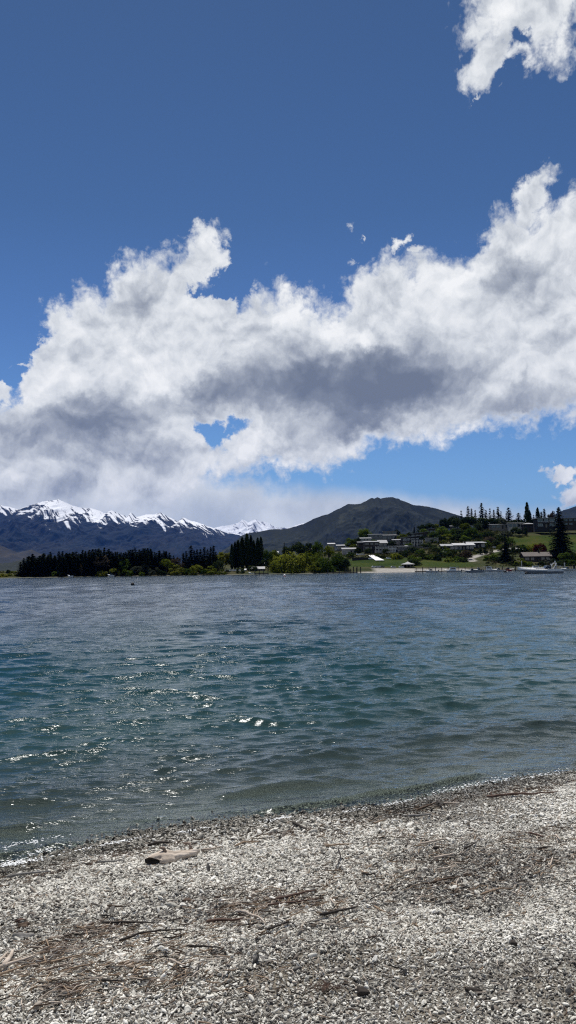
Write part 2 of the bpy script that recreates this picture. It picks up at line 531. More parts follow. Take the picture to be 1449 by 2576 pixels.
CTRL = []   # x, y, z
def ctl(u, v, y):
    p = at_depth(u, v, y)
    CTRL.append((p.x, p.y, p.z))
for c in [(880, 1428, 345), (1000, 1428, 345), (1100, 1428, 345), (1200, 1428, 347), (1300, 1426, 345), (1420, 1424, 345),
          (900, 1407, 380), (1000, 1406, 382), (1100, 1406, 380), (1180, 1409, 378), (1000, 1394, 402), (920, 1392, 402), (1100, 1390, 402),
          (950, 1376, 440), (1050, 1366, 440), (1050, 1354, 475), (960, 1362, 475), (1120, 1346, 475), (1000, 1350, 510), (900, 1378, 480),
          (1170, 1386, 412), (1240, 1383, 412), (1200, 1365, 445), (1180, 1340, 480), (1200, 1331, 505), (1260, 1334, 500), (1300, 1340, 490), (1250, 1352, 455),
          (1350, 1346, 462), (1420, 1345, 462), (1500, 1346, 462), (1350, 1364, 438), (1420, 1366, 438), (1350, 1384, 415), (1420, 1386, 415), (1280, 1384, 410), (1350, 1413, 362), (1260, 1408, 372), (1420, 1412, 362), (1500, 1412, 362),
          (1205, 1404, 385), (1225, 1394, 398), (1255, 1385, 410), (850, 1410, 400), (760, 1410, 420), (850, 1398, 450), (760, 1400, 470), (680, 1420, 400), (680, 1412, 470)]:
    ctl(*c)
for x in (-150, -110, -70, -40, -15):
    CTRL += [(x, 345, 1.6), (x, 380, 2.4), (x, 440, 3.0), (x, 520, 3.2)]
for x in (-300, -600, -1000):
    CTRL += [(x, 330, 1.5), (x, 400, 2.5), (x, 600, 3.0)]
CTRL += [(240, 462, 20), (400, 470, 22), (240, 380, 6), (400, 390, 6), (700, 420, 8), (700, 520, 20)]
for x in (-700, -300, -100):
    CTRL += [(x, 900, 3.0), (x, 1500, 3.0)]
for x in (0, 60, 120, 240, 500):
    CTRL += [(x, 620, 24 * min(1, x / 130) + 6), (x, 900, 12), (x, 1500, 3.0)]
CT = np.array(CTRL)
_r = np.hypot(CT[:, None, 0] - CT[None, :, 0], CT[:, None, 1] - CT[None, :, 1])
_K = np.block([[-_r - 0 * np.eye(len(CT)) + -6.0 * -np.eye(len(CT)) * 1.0, np.ones((len(CT), 1))], [np.ones((1, len(CT))), np.zeros((1, 1))]])
_W = np.linalg.solve(_K, np.concatenate([CT[:, 2], [0]]))
_ln = Noise(77)
def land_z(x, y):
    x = np.asarray(x, float)
    y = np.asarray(y, float)
    s = np.full(x.shape, _W[-1])
    for i in range(len(CT)):
        s = s - _W[i] * np.hypot(x - CT[i, 0], y - CT[i, 1])
    d = y - far_shore(x)
    s = np.maximum(s, 0.8) + 0.5 * _ln.fbm(x / 18, y / 18, 3)
    k = smooth(0, 12, d)
    return np.where(d < 0, np.maximum(d * 0.12, -4) , 0.05 + d * 0.05) * (1 - k) + k * s
def lz(x, y):
    return float(land_z(np.array([x]), np.array([y]))[0])

def ground_hit(u, v, default=None, y0=334.0, y1=620.0):
    """distance at which the ray through (u, v) meets the far shore"""
    d = ray(u, v)
    ys = np.arange(y0, y1, 1.0)
    k = ys / d.y
    z = CAM_H + d.z * k
    g = land_z(d.x * k, ys)
    hit = np.nonzero(g >= z)[0]
    if len(hit) == 0:
        return default
    return float(ys[hit[0]])

lx = np.unique(np.concatenate([np.linspace(-900, -260, 60), np.linspace(-260, 300, 380), np.linspace(300, 900, 50)]))
ly = np.unique(np.concatenate([np.linspace(225, 300, 14), np.linspace(300, 560, 260), np.linspace(560, 1500, 60)]))
LX, LY = np.meshgrid(lx, ly)
LZ = land_z(LX, LY)
LZ = LZ * smooth(1500, 1300, LY) + -3 * (1 - smooth(1500, 1300, LY))
me = np_mesh('far_shore_land', np.stack([LX, LY, LZ], -1).reshape(-1, 3), grid_faces(len(ly), len(lx)), True)
_p = lambda u, v, y: at_depth(u, v, y)
# mown grass where the photograph shows lawns
lawn = np.zeros(LX.shape)
def patch(u0, u1, y0, y1, soft=6.0):
    xa, xb = at_depth(u0, 1400, (y0 + y1) / 2).x, at_depth(u1, 1400, (y0 + y1) / 2).x
    return smooth(xa - soft, xa + soft, LX) * smooth(xb + soft, xb - soft, LX) * smooth(y0 - soft, y0 + soft, LY) * smooth(y1 + soft, y1 - soft, LY)
lawn = np.maximum(lawn, patch(872, 1180, 347, 384, 3))
lawn = np.maximum(lawn, patch(1295, 1600, 408, 462, 3))
lawn = np.maximum(lawn, patch(1195, 1262, 392, 408, 3) * 0.8)
shore_gravel = patch(940, 1180, 331, 341, 1.5)
d_sh = LY - far_shore(LX)
shore_gravel = np.maximum(shore_gravel, smooth(4.5, 2.0, d_sh) * smooth(24, 34, LX))
shore_gravel = np.maximum(shore_gravel, .35 * smooth(2.2, 1.0, d_sh))
# the pale drive that climbs past the dark spruce
drive = np.zeros(LX.shape)
DR = [(1188, 1409, 372), (1182, 1402, 384), (1196, 1398, 392), (1222, 1392, 402), (1258, 1385, 412), (1300, 1384, 418)]
dp = [at_depth(*q) for q in DR]
for a, b in zip(dp[:-1], dp[1:]):
    ab = np.array([b.x - a.x, b.y - a.y])
    tt = np.clip(((LX - a.x) * ab[0] + (LY - a.y) * ab[1]) / (ab @ ab), 0, 1)
    dd = np.hypot(LX - a.x - tt * ab[0], LY - a.y - tt * ab[1])
    drive = np.maximum(drive, smooth(2.4, 1.5, dd))
float_attr(me, 'lawn', lawn)
float_attr(me, 'gravel', np.maximum(shore_gravel, drive))
m, t = material('far_shore_ground')
pos = t.n('ShaderNodeNewGeometry').outputs['Position']
n1 = t.noise(pos, 0.06, 6.0, 0.6).outputs['Fac']
n2 = t.noise(pos, 0.7, 5.0, 0.6).outputs['Fac']
rough_c = t.ramp(t.m('ADD', t.m('MULTIPLY', n1, .6), t.m('MULTIPLY', n2, .4)), [(.35, (.018, .026, .010)), (.46, (.036, .044, .016)), (.56, (.062, .055, .028)), (.66, (.022, .032, .012))])
lawn_c = t.ramp(t.m('ADD', t.m('MULTIPLY', n1, .6), t.m('MULTIPLY', n2, .4)), [(.36, (.010, .026, .004)), (.47, (.024, .042, .005)), (.54, (.036, .050, .007)), (.64, (.060, .056, .016))])
grav_c = t.ramp(n2, [(.3, (.22, .205, .185)), (.7, (.40, .385, .35))])
c = t.mix(t.n('ShaderNodeAttribute', attribute_name='lawn').outputs['Fac'], rough_c, lawn_c)
c = t.mix(t.n('ShaderNodeAttribute', attribute_name='gravel').outputs['Fac'], c, grav_c)
bs = t.n('ShaderNodeBsdfPrincipled', {'Base Color': c, 'Roughness': 0.95})
bs.inputs['Specular IOR Level'].default_value = 0.05
bp = t.n('ShaderNodeBump', {'Height': n2, 'Strength': 0.6, 'Distance': 0.4})
t.set(bs.inputs['Normal'], bp.outputs[0])
t.n('ShaderNodeOutputMaterial', {0: bs.outputs[0]})
me.materials.append(m)
tag(link(bpy.data.objects.new('far_shore_land', me)), kind='structure')

# plain under everything, out to the horizon
nr, na = 20, 96
rr = np.concatenate([[0.0], np.geomspace(60, 45000, nr - 1)])
aa = np.linspace(0, 2 * np.pi, na)
RG, AG = np.meshgrid(rr, aa, indexing='ij')
me = np_mesh('ground', np.stack([RG * np.sin(AG), RG * np.cos(AG), np.full(RG.shape, -14.0)], -1).reshape(-1, 3), grid_faces(nr, na))
gm, t = material('plain')
pos = t.n('ShaderNodeNewGeometry').outputs['Position']
nn = t.noise(pos, 0.002, 6.0, 0.6).outputs['Fac']
bs = t.n('ShaderNodeBsdfPrincipled', {'Base Color': t.ramp(nn, [(.35, (.010, .015, .012)), (.65, (.024, .025, .019))]), 'Roughness': 1.0})
t.n('ShaderNodeOutputMaterial', {0: bs.outputs[0]})
me.materials.append(gm)
tag(link(bpy.data.objects.new('ground', me)), kind='structure')

# air between here and the ranges
HAZE = True
if HAZE:
    bm = bmesh.new()
    bmesh.ops.create_cube(bm, size=1.0)
    for v in bm.verts:
        v.co = Vector((v.co.x * 36000, v.co.y * 29000 + 13500, v.co.z * 2215 + 1092.5))
    me = bpy.data.meshes.new('haze')
    bm.to_mesh(me)
    bm.free()
    hm, t = material('haze')
    pv = t.n('ShaderNodeVolumePrincipled')
    pv.inputs['Color'].default_value = (.03, .20, .80, 1)
    pv.inputs['Density'].default_value = 1.4e-5
    pv.inputs['Anisotropy'].default_value = 0.0
    t.n('ShaderNodeOutputMaterial', {'Volume': pv.outputs[0]})
    me.materials.append(hm)
    tag(link(bpy.data.objects.new('haze', me)), kind='stuff')
# ------------------------------------------------------------------ near shore line
_sp = [on_plane(u, v) for u, v in [(-40, 2196), (0, 2184), (110, 2160), (230, 2134), (330, 2112), (450, 2092), (560, 2080), (680, 2064), (800, 2052), (900, 2040), (1000, 2022), (1060, 2008), (1130, 1990), (1230, 1968), (1330, 1956), (1449, 1940)]]
_sx = np.array([p.x for p in _sp])
_sy = np.array([p.y for p in _sp])
_o = np.argsort(_sx)
_sx, _sy = _sx[_o], _sy[_o]
SLOPE_L, SLOPE_R = 0.40, 0.40
def near_shore(x):
    x = np.asarray(x, float)
    y = np.interp(x, _sx, _sy)
    y = np.where(x < _sx[0], _sy[0] + (x - _sx[0]) * SLOPE_L, y)
    y = np.where(x > _sx[-1], _sy[-1] + (x - _sx[-1]) * SLOPE_R, y)
    return y
SH_COS = math.cos(math.atan(0.40))
_bn = Noise(5)
def beach_d(x, y):
    """metres inland of the water's edge (negative out on the lake)"""
    return (near_shore(x) - y) * SH_COS
def beach_z(x, y):
    d = beach_d(x, y)
    land = np.where(d < 1.0, 0.13 * d, 0.13 + (d - 1.0) * 0.098)
    land = np.where(d > 7, 0.13 + 6 * .098 + (d - 7) * 0.05, land)
    lake = np.where(d > -4, 0.11 * d, -0.44 + (d + 4) * 0.17)
    lake = np.maximum(lake, -9.0)
    z = np.where(d > 0, land, lake)
    bump = 0.020 * _bn.fbm(x * 1.1 + 3, y * 1.6, 3) + 0.012 * _bn.fbm(x * 3.7, y * 5.0 + 8, 3)
    return z + bump * (0.10 + 0.9 * smooth(0.3, 1.8, d))

# ------------------------------------------------------------------ gravel sheet: beach and lake bed
bx = np.unique(np.concatenate([np.linspace(-60, -7, 60), np.linspace(-7, 11, 260), np.linspace(11, 70, 60)]))
by = np.unique(np.concatenate([np.linspace(-40, 0.5, 40), np.linspace(0.5, 12, 240), np.linspace(12, 80, 110)]))
BX, BY = np.meshgrid(bx, by)
BZ = beach_z(BX, BY) - 0.004
me = np_mesh('beach', np.stack([BX, BY, BZ], -1).reshape(-1, 3), grid_faces(len(by), len(bx)), True)
float_attr(me, 'inland', beach_d(BX, BY))
m, t = material('gravel_bed')
pos = t.n('ShaderNodeNewGeometry').outputs['Position']
vo = t.n('ShaderNodeTexVoronoi', {'Vector': pos, 'Scale': 62.0}, feature='F1')
vr = t.n('ShaderNodeSeparateColor', {0: vo.outputs['Color']}).outputs[0]
big = t.noise(pos, 1.3, 5.0, 0.6).outputs['Fac']
inl = t.n('ShaderNodeAttribute', attribute_name='inland').outputs['Fac']
dry = t.ramp(vr, [(0.0, (.05, .045, .038)), (.4, (.11, .102, .088)), (.75, (.22, .21, .185)), (1.0, (.42, .41, .37))])  # shadow in the gaps between stones is put into the bed colour
dry = t.mix(t.mr(big, .42, .62), dry, (.15, .13, .10))
wetc = t.ramp(vr, [(0.0, (.035, .034, .030)), (.5, (.085, .080, .068)), (.85, (.14, .13, .11)), (1.0, (.24, .23, .20))])
edge_n = t.m('ADD', inl, t.m('MULTIPLY', t.m('SUBTRACT', big, .5), 0.7))
wet = t.mr(edge_n, 0.52, 0.32)
c = t.mix(wet, dry, wetc)
bs = t.n('ShaderNodeBsdfPrincipled', {'Base Color': c, 'Roughness': t.mr(wet, 0, 1, .9, .35)})
bp = t.n('ShaderNodeBump', {'Height': vo.outputs['Distance'], 'Strength': 0.8, 'Distance': 0.012})
bp.invert = True
t.set(bs.inputs['Normal'], bp.outputs[0])
t.n('ShaderNodeOutputMaterial', {0: bs.outputs[0]})
me.materials.append(m)
tag(link(bpy.data.objects.new('beach', me)), kind='structure')

# ------------------------------------------------------------------ pebbles
def pebble_material():
    m, t = material('schist_pebble')
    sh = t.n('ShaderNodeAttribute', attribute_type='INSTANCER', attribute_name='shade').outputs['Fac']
    wt = t.n('ShaderNodeAttribute', attribute_type='INSTANCER', attribute_name='wet').outputs['Fac']
    rn = t.n('ShaderNodeObjectInfo').outputs['Random']
    pos = t.n('ShaderNodeNewGeometry').outputs['Position']
    gr = t.noise(pos, 260.0, 3.0, 0.6).outputs['Fac']
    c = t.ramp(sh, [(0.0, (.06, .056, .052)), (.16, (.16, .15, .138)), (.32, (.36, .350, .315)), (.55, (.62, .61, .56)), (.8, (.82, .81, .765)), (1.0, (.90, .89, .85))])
    brown = t.ramp(sh, [(0.0, (.055, .042, .032)), (.5, (.20, .155, .115)), (1.0, (.42, .34, .26))])
    c = t.mix(1.0, c, (1.0, .985, .945), 'MULTIPLY')
    c = t.mix(t.mr(rn, .86, .92, 0, .8), c, brown)
    c = t.mix(t.mr(gr, .35, .7, 0, .25), c, (.16, .15, .14))
    dark = t.n('ShaderNodeVectorMath', {0: c, 1: (.27, .26, .235)}, operation='MULTIPLY').outputs[0]
    c = t.mix(wt, c, dark)
    bs = t.n('ShaderNodeBsdfPrincipled', {'Base Color': c, 'Roughness': t.mr(wt, 0, 1, .65, .42)})
    bs.inputs['Specular IOR Level'].default_value = 0.3
    t.n('ShaderNodeOutputMaterial', {0: bs.outputs[0]})
    return m
PEB = pebble_material()

def scatter_object(name, pts, rot, scl, attrs, variants, mat, kind='stuff', label=None):
    """one object: points with a node tree that stands a small stone on each"""
    me = bpy.data.meshes.new(name)
    me.vertices.add(len(pts))
    me.vertices.foreach_set('co', np.ascontiguousarray(pts, np.float32).ravel())
    for nm, arr in (('rot', rot), ('scl', scl)):
        a = me.attributes.new(nm, 'FLOAT_VECTOR', 'POINT')
        a.data.foreach_set('vector', np.ascontiguousarray(arr, np.float32).ravel())
    for nm, arr in attrs.items():
        float_attr(me, nm, arr)
    o = link(bpy.data.objects.new(name, me))
    tree = bpy.data.node_groups.new(name + '_nodes', 'GeometryNodeTree')
    tree.interface.new_socket('Geometry', in_out='INPUT', socket_type='NodeSocketGeometry')
    tree.interface.new_socket('Geometry', in_out='OUTPUT', socket_type='NodeSocketGeometry')
    N = tree.nodes
    L = tree.links
    gi, go = N.new('NodeGroupInput'), N.new('NodeGroupOutput')
    g2i = N.new('GeometryNodeGeometryToInstance')
    for k in range(variants):
        ico = N.new('GeometryNodeMeshIcoSphere')
        ico.inputs['Radius'].default_value = 1.0
        ico.inputs['Subdivisions'].default_value = 2
        p = N.new('GeometryNodeInputPosition')
        nz = N.new('ShaderNodeTexNoise')
        nz.noise_dimensions = '4D'
        nz.inputs['W'].default_value = 3.7 * k
        nz.inputs['Scale'].default_value = 0.9
        nz.inputs['Detail'].default_value = 1.0
        L.new(p.outputs[0], nz.inputs['Vector'])
        sub = N.new('ShaderNodeVectorMath')
        sub.operation = 'SUBTRACT'
        sub.inputs[1].default_value = (.5, .5, .5)
        L.new(nz.outputs['Color'], sub.inputs[0])
        sc = N.new('ShaderNodeVectorMath')
        sc.operation = 'SCALE'
        sc.inputs['Scale'].default_value = 1.7
        L.new(sub.outputs[0], sc.inputs[0])
        sp = N.new('GeometryNodeSetPosition')
        L.new(ico.outputs['Mesh'], sp.inputs['Geometry'])
        L.new(sc.outputs[0], sp.inputs['Offset'])
        ss = N.new('GeometryNodeSetShadeSmooth')
        ss.inputs['Shade Smooth'].default_value = (k % 3 != 0)
        L.new(sp.outputs[0], ss.inputs['Geometry'])
        sm = N.new('GeometryNodeSetMaterial')
        sm.inputs['Material'].default_value = mat
        L.new(ss.outputs[0], sm.inputs['Geometry'])
        L.new(sm.outputs[0], g2i.inputs[0])
    iop = N.new('GeometryNodeInstanceOnPoints')
    L.new(gi.outputs[0], iop.inputs['Points'])
    L.new(g2i.outputs[0], iop.inputs['Instance'])
    iop.inputs['Pick Instance'].default_value = True
    for nm, sock, typ in (('rot', 'Rotation', 'FLOAT_VECTOR'), ('scl', 'Scale', 'FLOAT_VECTOR'), ('pick', 'Instance Index', 'INT')):
        na = N.new('GeometryNodeInputNamedAttribute')
        na.data_type = typ
        na.inputs['Name'].default_value = nm
        L.new(na.outputs['Attribute'], iop.inputs[sock])
    L.new(iop.outputs[0], go.inputs[0])
    md = o.modifiers.new('stones', 'NODES')
    md.node_group = tree
    me.materials.append(mat)
    tag(o, label, kind=kind)
    return o

def pebble_field():
    g = np.random.default_rng(3)
    P, S = [], []
    # rings of distance, so that far stones are not wasted
    bands = [(1.6, 3.2, 33000, .0040), (3.2, 4.6, 26000, .0045), (4.6, 6.2, 16500, .0056), (6.2, 9.5, 8500, .0080)]
    for y0, y1, dens, size in bands:
        xr = 0.40 * y1 + 0.9
        n = int(dens * (y1 - y0) * 2 * xr)
        x = g.uniform(-xr, xr, n)
        y = g.uniform(y0, y1, n)
        keep = np.abs(x) < 0.40 * y + 0.9
        x, y = x[keep], y[keep]
        d = beach_d(x, y)
        keep = d > -0.5
        x, y, d = x[keep], y[keep], d[keep]
        # sandy stretches with fewer stones, coarser stones near the camera
        thin = _bn.fbm(x * 0.55 + 4.2, y * 0.9 + 1.0, 4)
        band = smooth(1.4, 2.1, d) * smooth(4.1, 2.6, d) * smooth(-2.0, 0.6, x + 0.25 * y)
        keep = g.random(len(x)) < np.clip(1.0 - 0.75 * smooth(0.0, 0.32, thin + 0.22 * band), .12, 1)
        x, y = x[keep], y[keep]
        coarse = 0.85 + 0.5 * _bn.fbm(x * 0.5 + 9, y * 0.5 + 2, 3)
        s = size * coarse * np.exp(g.normal(0, 0.36, len(x)))
        P.append(np.stack([x, y], 1))
        S.append(s)
    P, S = np.concatenate(P), np.concatenate(S)
    n = len(P)
    x, y = P[:, 0], P[:, 1]
    d = beach_d(x, y)
    z = beach_z(x, y)
    flat = g.uniform(0.28, 0.72, n)
    scl = np.stack([S * g.uniform(.95, 1.75, n), S * g.uniform(.5, .85, n), S * flat], 1)
    rot = np.stack([g.normal(0, .50, n), g.normal(0, .50, n), g.uniform(0, 6.283, n)], 1)
    z = z + S * g.uniform(-0.2, 0.9, n)
    edge = d + 0.40 * _bn.fbm(x * 1.3, y * 1.3, 3) + g.normal(0, .07, n)
    wet = smooth(0.54, 0.32, edge)
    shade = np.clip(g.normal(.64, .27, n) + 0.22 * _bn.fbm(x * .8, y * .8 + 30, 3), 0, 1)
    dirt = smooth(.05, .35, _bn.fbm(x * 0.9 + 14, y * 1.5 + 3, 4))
    shade = np.clip(shade - .3 * dirt + .13 * smooth(4.6, 2.6, y), 0, 1)  # nearest stones painted paler, to offset the shadow seen between them
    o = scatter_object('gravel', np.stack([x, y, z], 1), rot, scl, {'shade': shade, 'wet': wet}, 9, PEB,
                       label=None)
    a = o.data.attributes.new('pick', 'INT', 'POINT')
    a.data.foreach_set('value', g.integers(0, 9, n).astype(np.int32))
    return o
pebble_field()

# ------------------------------------------------------------------ water
def lake():
    g = np.random.default_rng(12)
    r = np.geomspace(4.0, 1000, 1330)
    th = np.concatenate([np.radians(np.linspace(-80, -35, 60)), np.radians(np.linspace(-34, 34, 860)), np.radians(np.linspace(35, 80, 60))])
    nr, na = len(r), len(th)
    RG, TG = np.meshgrid(r, th, indexing='ij')
    x = RG * np.sin(TG)
    y = RG * np.cos(TG)
    d = -beach_d(x, y)                      # out on the lake
    cell = np.maximum(RG * (r[1] / r[0] - 1), RG * np.gradient(th)[None, :])
    z = np.zeros_like(x)
    ox, oy = np.zeros_like(x), np.zeros_like(x)
    main = math.radians(-73)                # the direction the waves run: towards the shore
    gust = 0.75 + 0.5 * Noise(91).fbm(x / 9, y / 16, 3)
    for lam, amp, n, spread in ((3.6, .010, 5, .20), (1.9, .016, 8, .26), (1.05, .0140, 10, .34), (.58, .0092, 14, .40), (.33, .0084, 18, .40), (.19, .0042, 18, .46)):
        for i in range(n):
            L = lam * math.exp(g.normal(0, .16))
            a = amp * g.uniform(.5, 1.1) * math.sqrt(8.0 / n) * 0.62
            an = main + g.normal(0, spread)
            k = 2 * math.pi / L
            kx, ky = k * math.cos(an), k * math.sin(an)
            ph = kx * x + ky * y + g.uniform(0, 6.283)
            vis = smooth(2.2, 4.5, L / cell)
            wgt = a * vis * gust
            z += wgt * np.cos(ph)
            q = 0.95 * wgt
            ox -= q * kx / k * np.sin(ph)
            oy -= q * ky / k * np.sin(ph)
    calm = smooth(-0.1, 1.6, d)
    calm = 0.25 + 0.75 * calm
    z *= calm
    # small breakers that run up the gravel
    nz = Noise(8)
    along = x * math.cos(0.38) + y * math.sin(0.38)
    for off, hgt, wid in ((0.30, .046, .10), (0.95, .040, .16), (2.0, .034, .24)):
        c = off + 0.16 * nz.fbm(along * 0.9, along * 0 + off * 7, 3)
        strength = smooth(-.25, .35, nz.fbm(along * 0.8 + 5 * off, along * 0 + 3.3, 3) + 0.1)
        e = (d - c) / wid
        z += hgt * strength * np.where(e < 0, np.exp(-(e / .55) ** 2), np.exp(-e * e))
    z += 0.006 * nz.fbm(x * 9, y * 13, 2) * smooth(1.4, 0.2, d)
    verts = np.stack([x + ox * calm, y + oy * calm, z], -1).reshape(-1, 3)
    me = np_mesh('lake_water', verts, grid_faces(nr, na), True)
    float_attr(me, 'offshore', d)
    # the rest of the lake on either side
    return me
me = lake()
m, t = material('lake_water')
off = t.n('ShaderNodeAttribute', attribute_name='offshore').outputs['Fac']
pos = t.n('ShaderNodeNewGeometry').outputs['Position']
mp = t.n('ShaderNodeMapping', {'Vector': pos, 'Scale': (0.34, 1.6, 1.0), 'Rotation': (0, 0, R(-17))})
r1 = t.noise(mp, 6.5, 3.0, 0.6, 0.6).outputs['Fac']
r2 = t.noise(mp, 1.5, 4.0, 0.6, 0.3).outputs['Fac']
r3 = t.noise(mp, 22.0, 3.0, 0.6, 0.5).outputs['Fac']
mg = t.n('ShaderNodeMapping', {'Vector': pos, 'Scale': (0.40, 0.055, 1.0), 'Rotation': (0, 0, R(-4))})
gust = t.noise(mg, 1.0, 6.0, 0.68).outputs['Fac']
gk = t.mr(gust, .36, .66, 0.22, 1.75, 'LINEAR')
b1 = t.n('ShaderNodeBump', {'Height': r2, 'Strength': 1.0, 'Distance': t.m('MULTIPLY', gk, t.mr(off, 10, 160, 0.012, 0.14, 'LINEAR'))})
b2 = t.n('ShaderNodeBump', {'Height': r1, 'Strength': 1.0, 'Distance': t.m('MULTIPLY', gk, t.mr(off, 0.3, 60, 0.020, 0.036, 'LINEAR')), 'Normal': b1.outputs[0]})
b2 = t.n('ShaderNodeBump', {'Height': r3, 'Strength': 1.0, 'Distance': t.mr(off, 0.1, 25, 0.0030, 0.0040, 'LINEAR'), 'Normal': b2.outputs[0]})
fr = t.n('ShaderNodeFresnel', {'IOR': 1.333, 'Normal': b2.outputs[0]})
gl = t.n('ShaderNodeBsdfGlossy', {'Color': (.95, .985, 1, 1), 'Roughness': 0.075, 'Normal': b2.outputs[0]})
murk = t.noise(pos, 0.05, 4.0, 0.55).outputs['Fac']
offn = t.m('ADD', off, t.m('MULTIPLY', t.m('SUBTRACT', murk, .5), t.mr(off, 2, 30, 0, 16, 'LINEAR')))
body = t.ramp(t.mr(offn, 0, 80, 0, 1, 'LINEAR'), [(0.0, (.046, .062, .054)), (.05, (.018, .047, .045)), (.12, (.007, .039, .041)), (.26, (.004, .028, .035)), (.5, (.004, .017, .026)), (1.0, (.002, .016, .030))])
di = t.n('ShaderNodeBsdfDiffuse', {'Color': body})
tr = t.n('ShaderNodeBsdfTransparent', {'Color': (.80, .90, .86, 1)})
thick = t.m('POWER', t.mr(off, 0.0, 4.5, 0.0, 1.0, 'LINEAR'), 0.6)
un = t.n('ShaderNodeMixShader', {0: t.m('MULTIPLY', thick, .97), 1: tr.outputs[0], 2: di.outputs[0]})
sh = t.n('ShaderNodeMixShader', {0: fr.outputs[0], 1: un.outputs[0], 2: gl.outputs[0]})
t.n('ShaderNodeOutputMaterial', {0: sh.outputs[0]})
me.materials.append(m)
tag(link(bpy.data.objects.new('lake_water', me)), kind='structure')

# bubbles left by the last wavelet; white dabs farther right imitate sun glints
def foam_glints():
    g = np.random.default_rng(17)
    C, S = [], []
    spots = [(40, 2172, 90, 10, 260), (70, 2118, 90, 8, 90), (110, 2140, 60, 6, 60), (250, 2130, 110, 5, 70), (320, 2116, 60, 5, 70), (505, 2088, 70, 6, 110), (690, 2062, 60, 7, 120), (880, 2041, 90, 6, 60), (1000, 2020, 60, 7, 70), (1120, 1988, 60, 10, 60), (1250, 1964, 90, 10, 80), (1370, 1948, 70, 10, 80), (1180, 1976, 60, 9, 30)]
    for u, v, ru, rv, n in spots:
        uu, vv = u + g.normal(0, .45, n) * ru, v + g.normal(0, .5, n) * rv
        for a, b in zip(uu, vv - (uu - u) * .19):
            p = on_plane(a, b, .02)
            d = float(beach_d(np.array(p.x), np.array(p.y)))
            z = max(float(beach_z(np.array(p.x), np.array(p.y))) + .012, .012)
            C.append((p.x, p.y, z + g.uniform(0, .012)))
            S.append(g.uniform(.002, .006))
    C, S = np.array(C), np.array(S)
    n = len(C)
    # little domes of bubbles
    rings, seg = 3, 6
    V = []
    for i in range(rings):
        a = math.radians(90 * i / (rings - 1) * .98)
        for k in range(seg):
            th = 2 * math.pi * k / seg
            V.append((math.cos(a) * math.cos(th), math.cos(a) * math.sin(th), math.sin(a) * .7))
    V = np.array(V)
    F = []
    for i in range(rings - 1):
        for k in range(seg):
            F.append((i * seg + k, i * seg + (k + 1) % seg, (i + 1) * seg + (k + 1) % seg, (i + 1) * seg + k))
    F = np.array(F)
    verts = (C[:, None, :] + V[None] * (S[:, None, None] * np.stack([g.uniform(.8, 2.6, n), g.uniform(.7, 1.4, n), g.uniform(.5, 1, n)], 1)[:, None, :])).reshape(-1, 3)
    faces = (F[None] + np.arange(n)[:, None, None] * len(V)).reshape(-1, 4)
    me = np_mesh('foam_glints', verts, faces, True)
    m, t = material('foam_glints')
    bs = t.n('ShaderNodeBsdfPrincipled', {'Base Color': (.86, .88, .88, 1), 'Roughness': .35})
    t.n('ShaderNodeOutputMaterial', {0: bs.outputs[0]})
    me.materials.append(m)
    tag(link(bpy.data.objects.new('foam_glints', me)), kind='stuff')
foam_glints()
# ------------------------------------------------------------------ trees
class MB:
    """collects boxes, bars and tubes; build() links them as one mesh"""

    def __init__(self):
        self.v, self.f = [], []

    def add(self, vs, fs):
        n = len(self.v)
        self.v += [tuple(p) for p in vs]
        self.f += [tuple(i + n for i in f) for f in fs]

    def box(self, x0, x1, y0, y1, z0, z1):
        self.add([(x0, y0, z0), (x1, y0, z0), (x1, y1, z0), (x0, y1, z0), (x0, y0, z1), (x1, y0, z1), (x1, y1, z1), (x0, y1, z1)],
                 [(0, 3, 2, 1), (4, 5, 6, 7), (0, 1, 5, 4), (1, 2, 6, 5), (2, 3, 7, 6), (3, 0, 4, 7)])

    def prism(self, poly, y0, y1):
        """outline in x,z run from y0 to y1"""
        n = len(poly)
        self.add([(x, y0, z) for x, z in poly] + [(x, y1, z) for x, z in poly],
                 [tuple(range(n)), tuple(range(2 * n - 1, n - 1, -1))] + [(i, i + n, (i + 1) % n + n, (i + 1) % n) for i in range(n)])

    def prism_x(self, poly, x0, x1):
        """outline in y,z run from x0 to x1"""
        n = len(poly)
        self.add([(x0, y, z) for y, z in poly] + [(x1, y, z) for y, z in poly],
                 [tuple(range(n - 1, -1, -1)), tuple(range(n, 2 * n))] + [(i, (i + 1) % n, (i + 1) % n + n, i + n) for i in range(n)])

    def tube(self, pts, radii, sides=6):
        pts = [Vector(p) for p in pts]
        base = len(self.v)
        up = Vector((0.13, 0.21, 0.97))
        for i, p in enumerate(pts):
            d = (pts[min(i + 1, len(pts) - 1)] - pts[max(i - 1, 0)]).normalized()
            a = d.cross(up)
            if a.length < 1e-3:
                a = d.cross(Vector((1, 0, 0)))
            a.normalize()
            b = d.cross(a)
            r = radii[i] if isinstance(radii, (list, tuple)) else radii
            for k in range(sides):
                t = 2 * math.pi * k / sides
                self.v.append(tuple(p + a * (r * math.cos(t)) + b * (r * math.sin(t))))
        for i in range(len(pts) - 1):
            for k in range(sides):
                k2 = (k + 1) % sides
                self.f.append((base + i * sides + k, base + i * sides + k2, base + (i + 1) * sides + k2, base + (i + 1) * sides + k))
        self.f.append(tuple(base + k for k in range(sides - 1, -1, -1)))
        e = base + (len(pts) - 1) * sides
        self.f.append(tuple(e + k for k in range(sides)))

    def mesh(self, name, mat, smooth_shade=False):
        me = bpy.data.meshes.new(name)
        me.from_pydata(self.v, [], self.f)
        if smooth_shade:
            for p in me.polygons:
                p.use_smooth = True
        me.update()
        me.materials.append(mat)
        return me

    def build(self, name, mat, parent=None, smooth_shade=False):
        return link(bpy.data.objects.new(name, self.mesh(name, mat, smooth_shade)), parent)


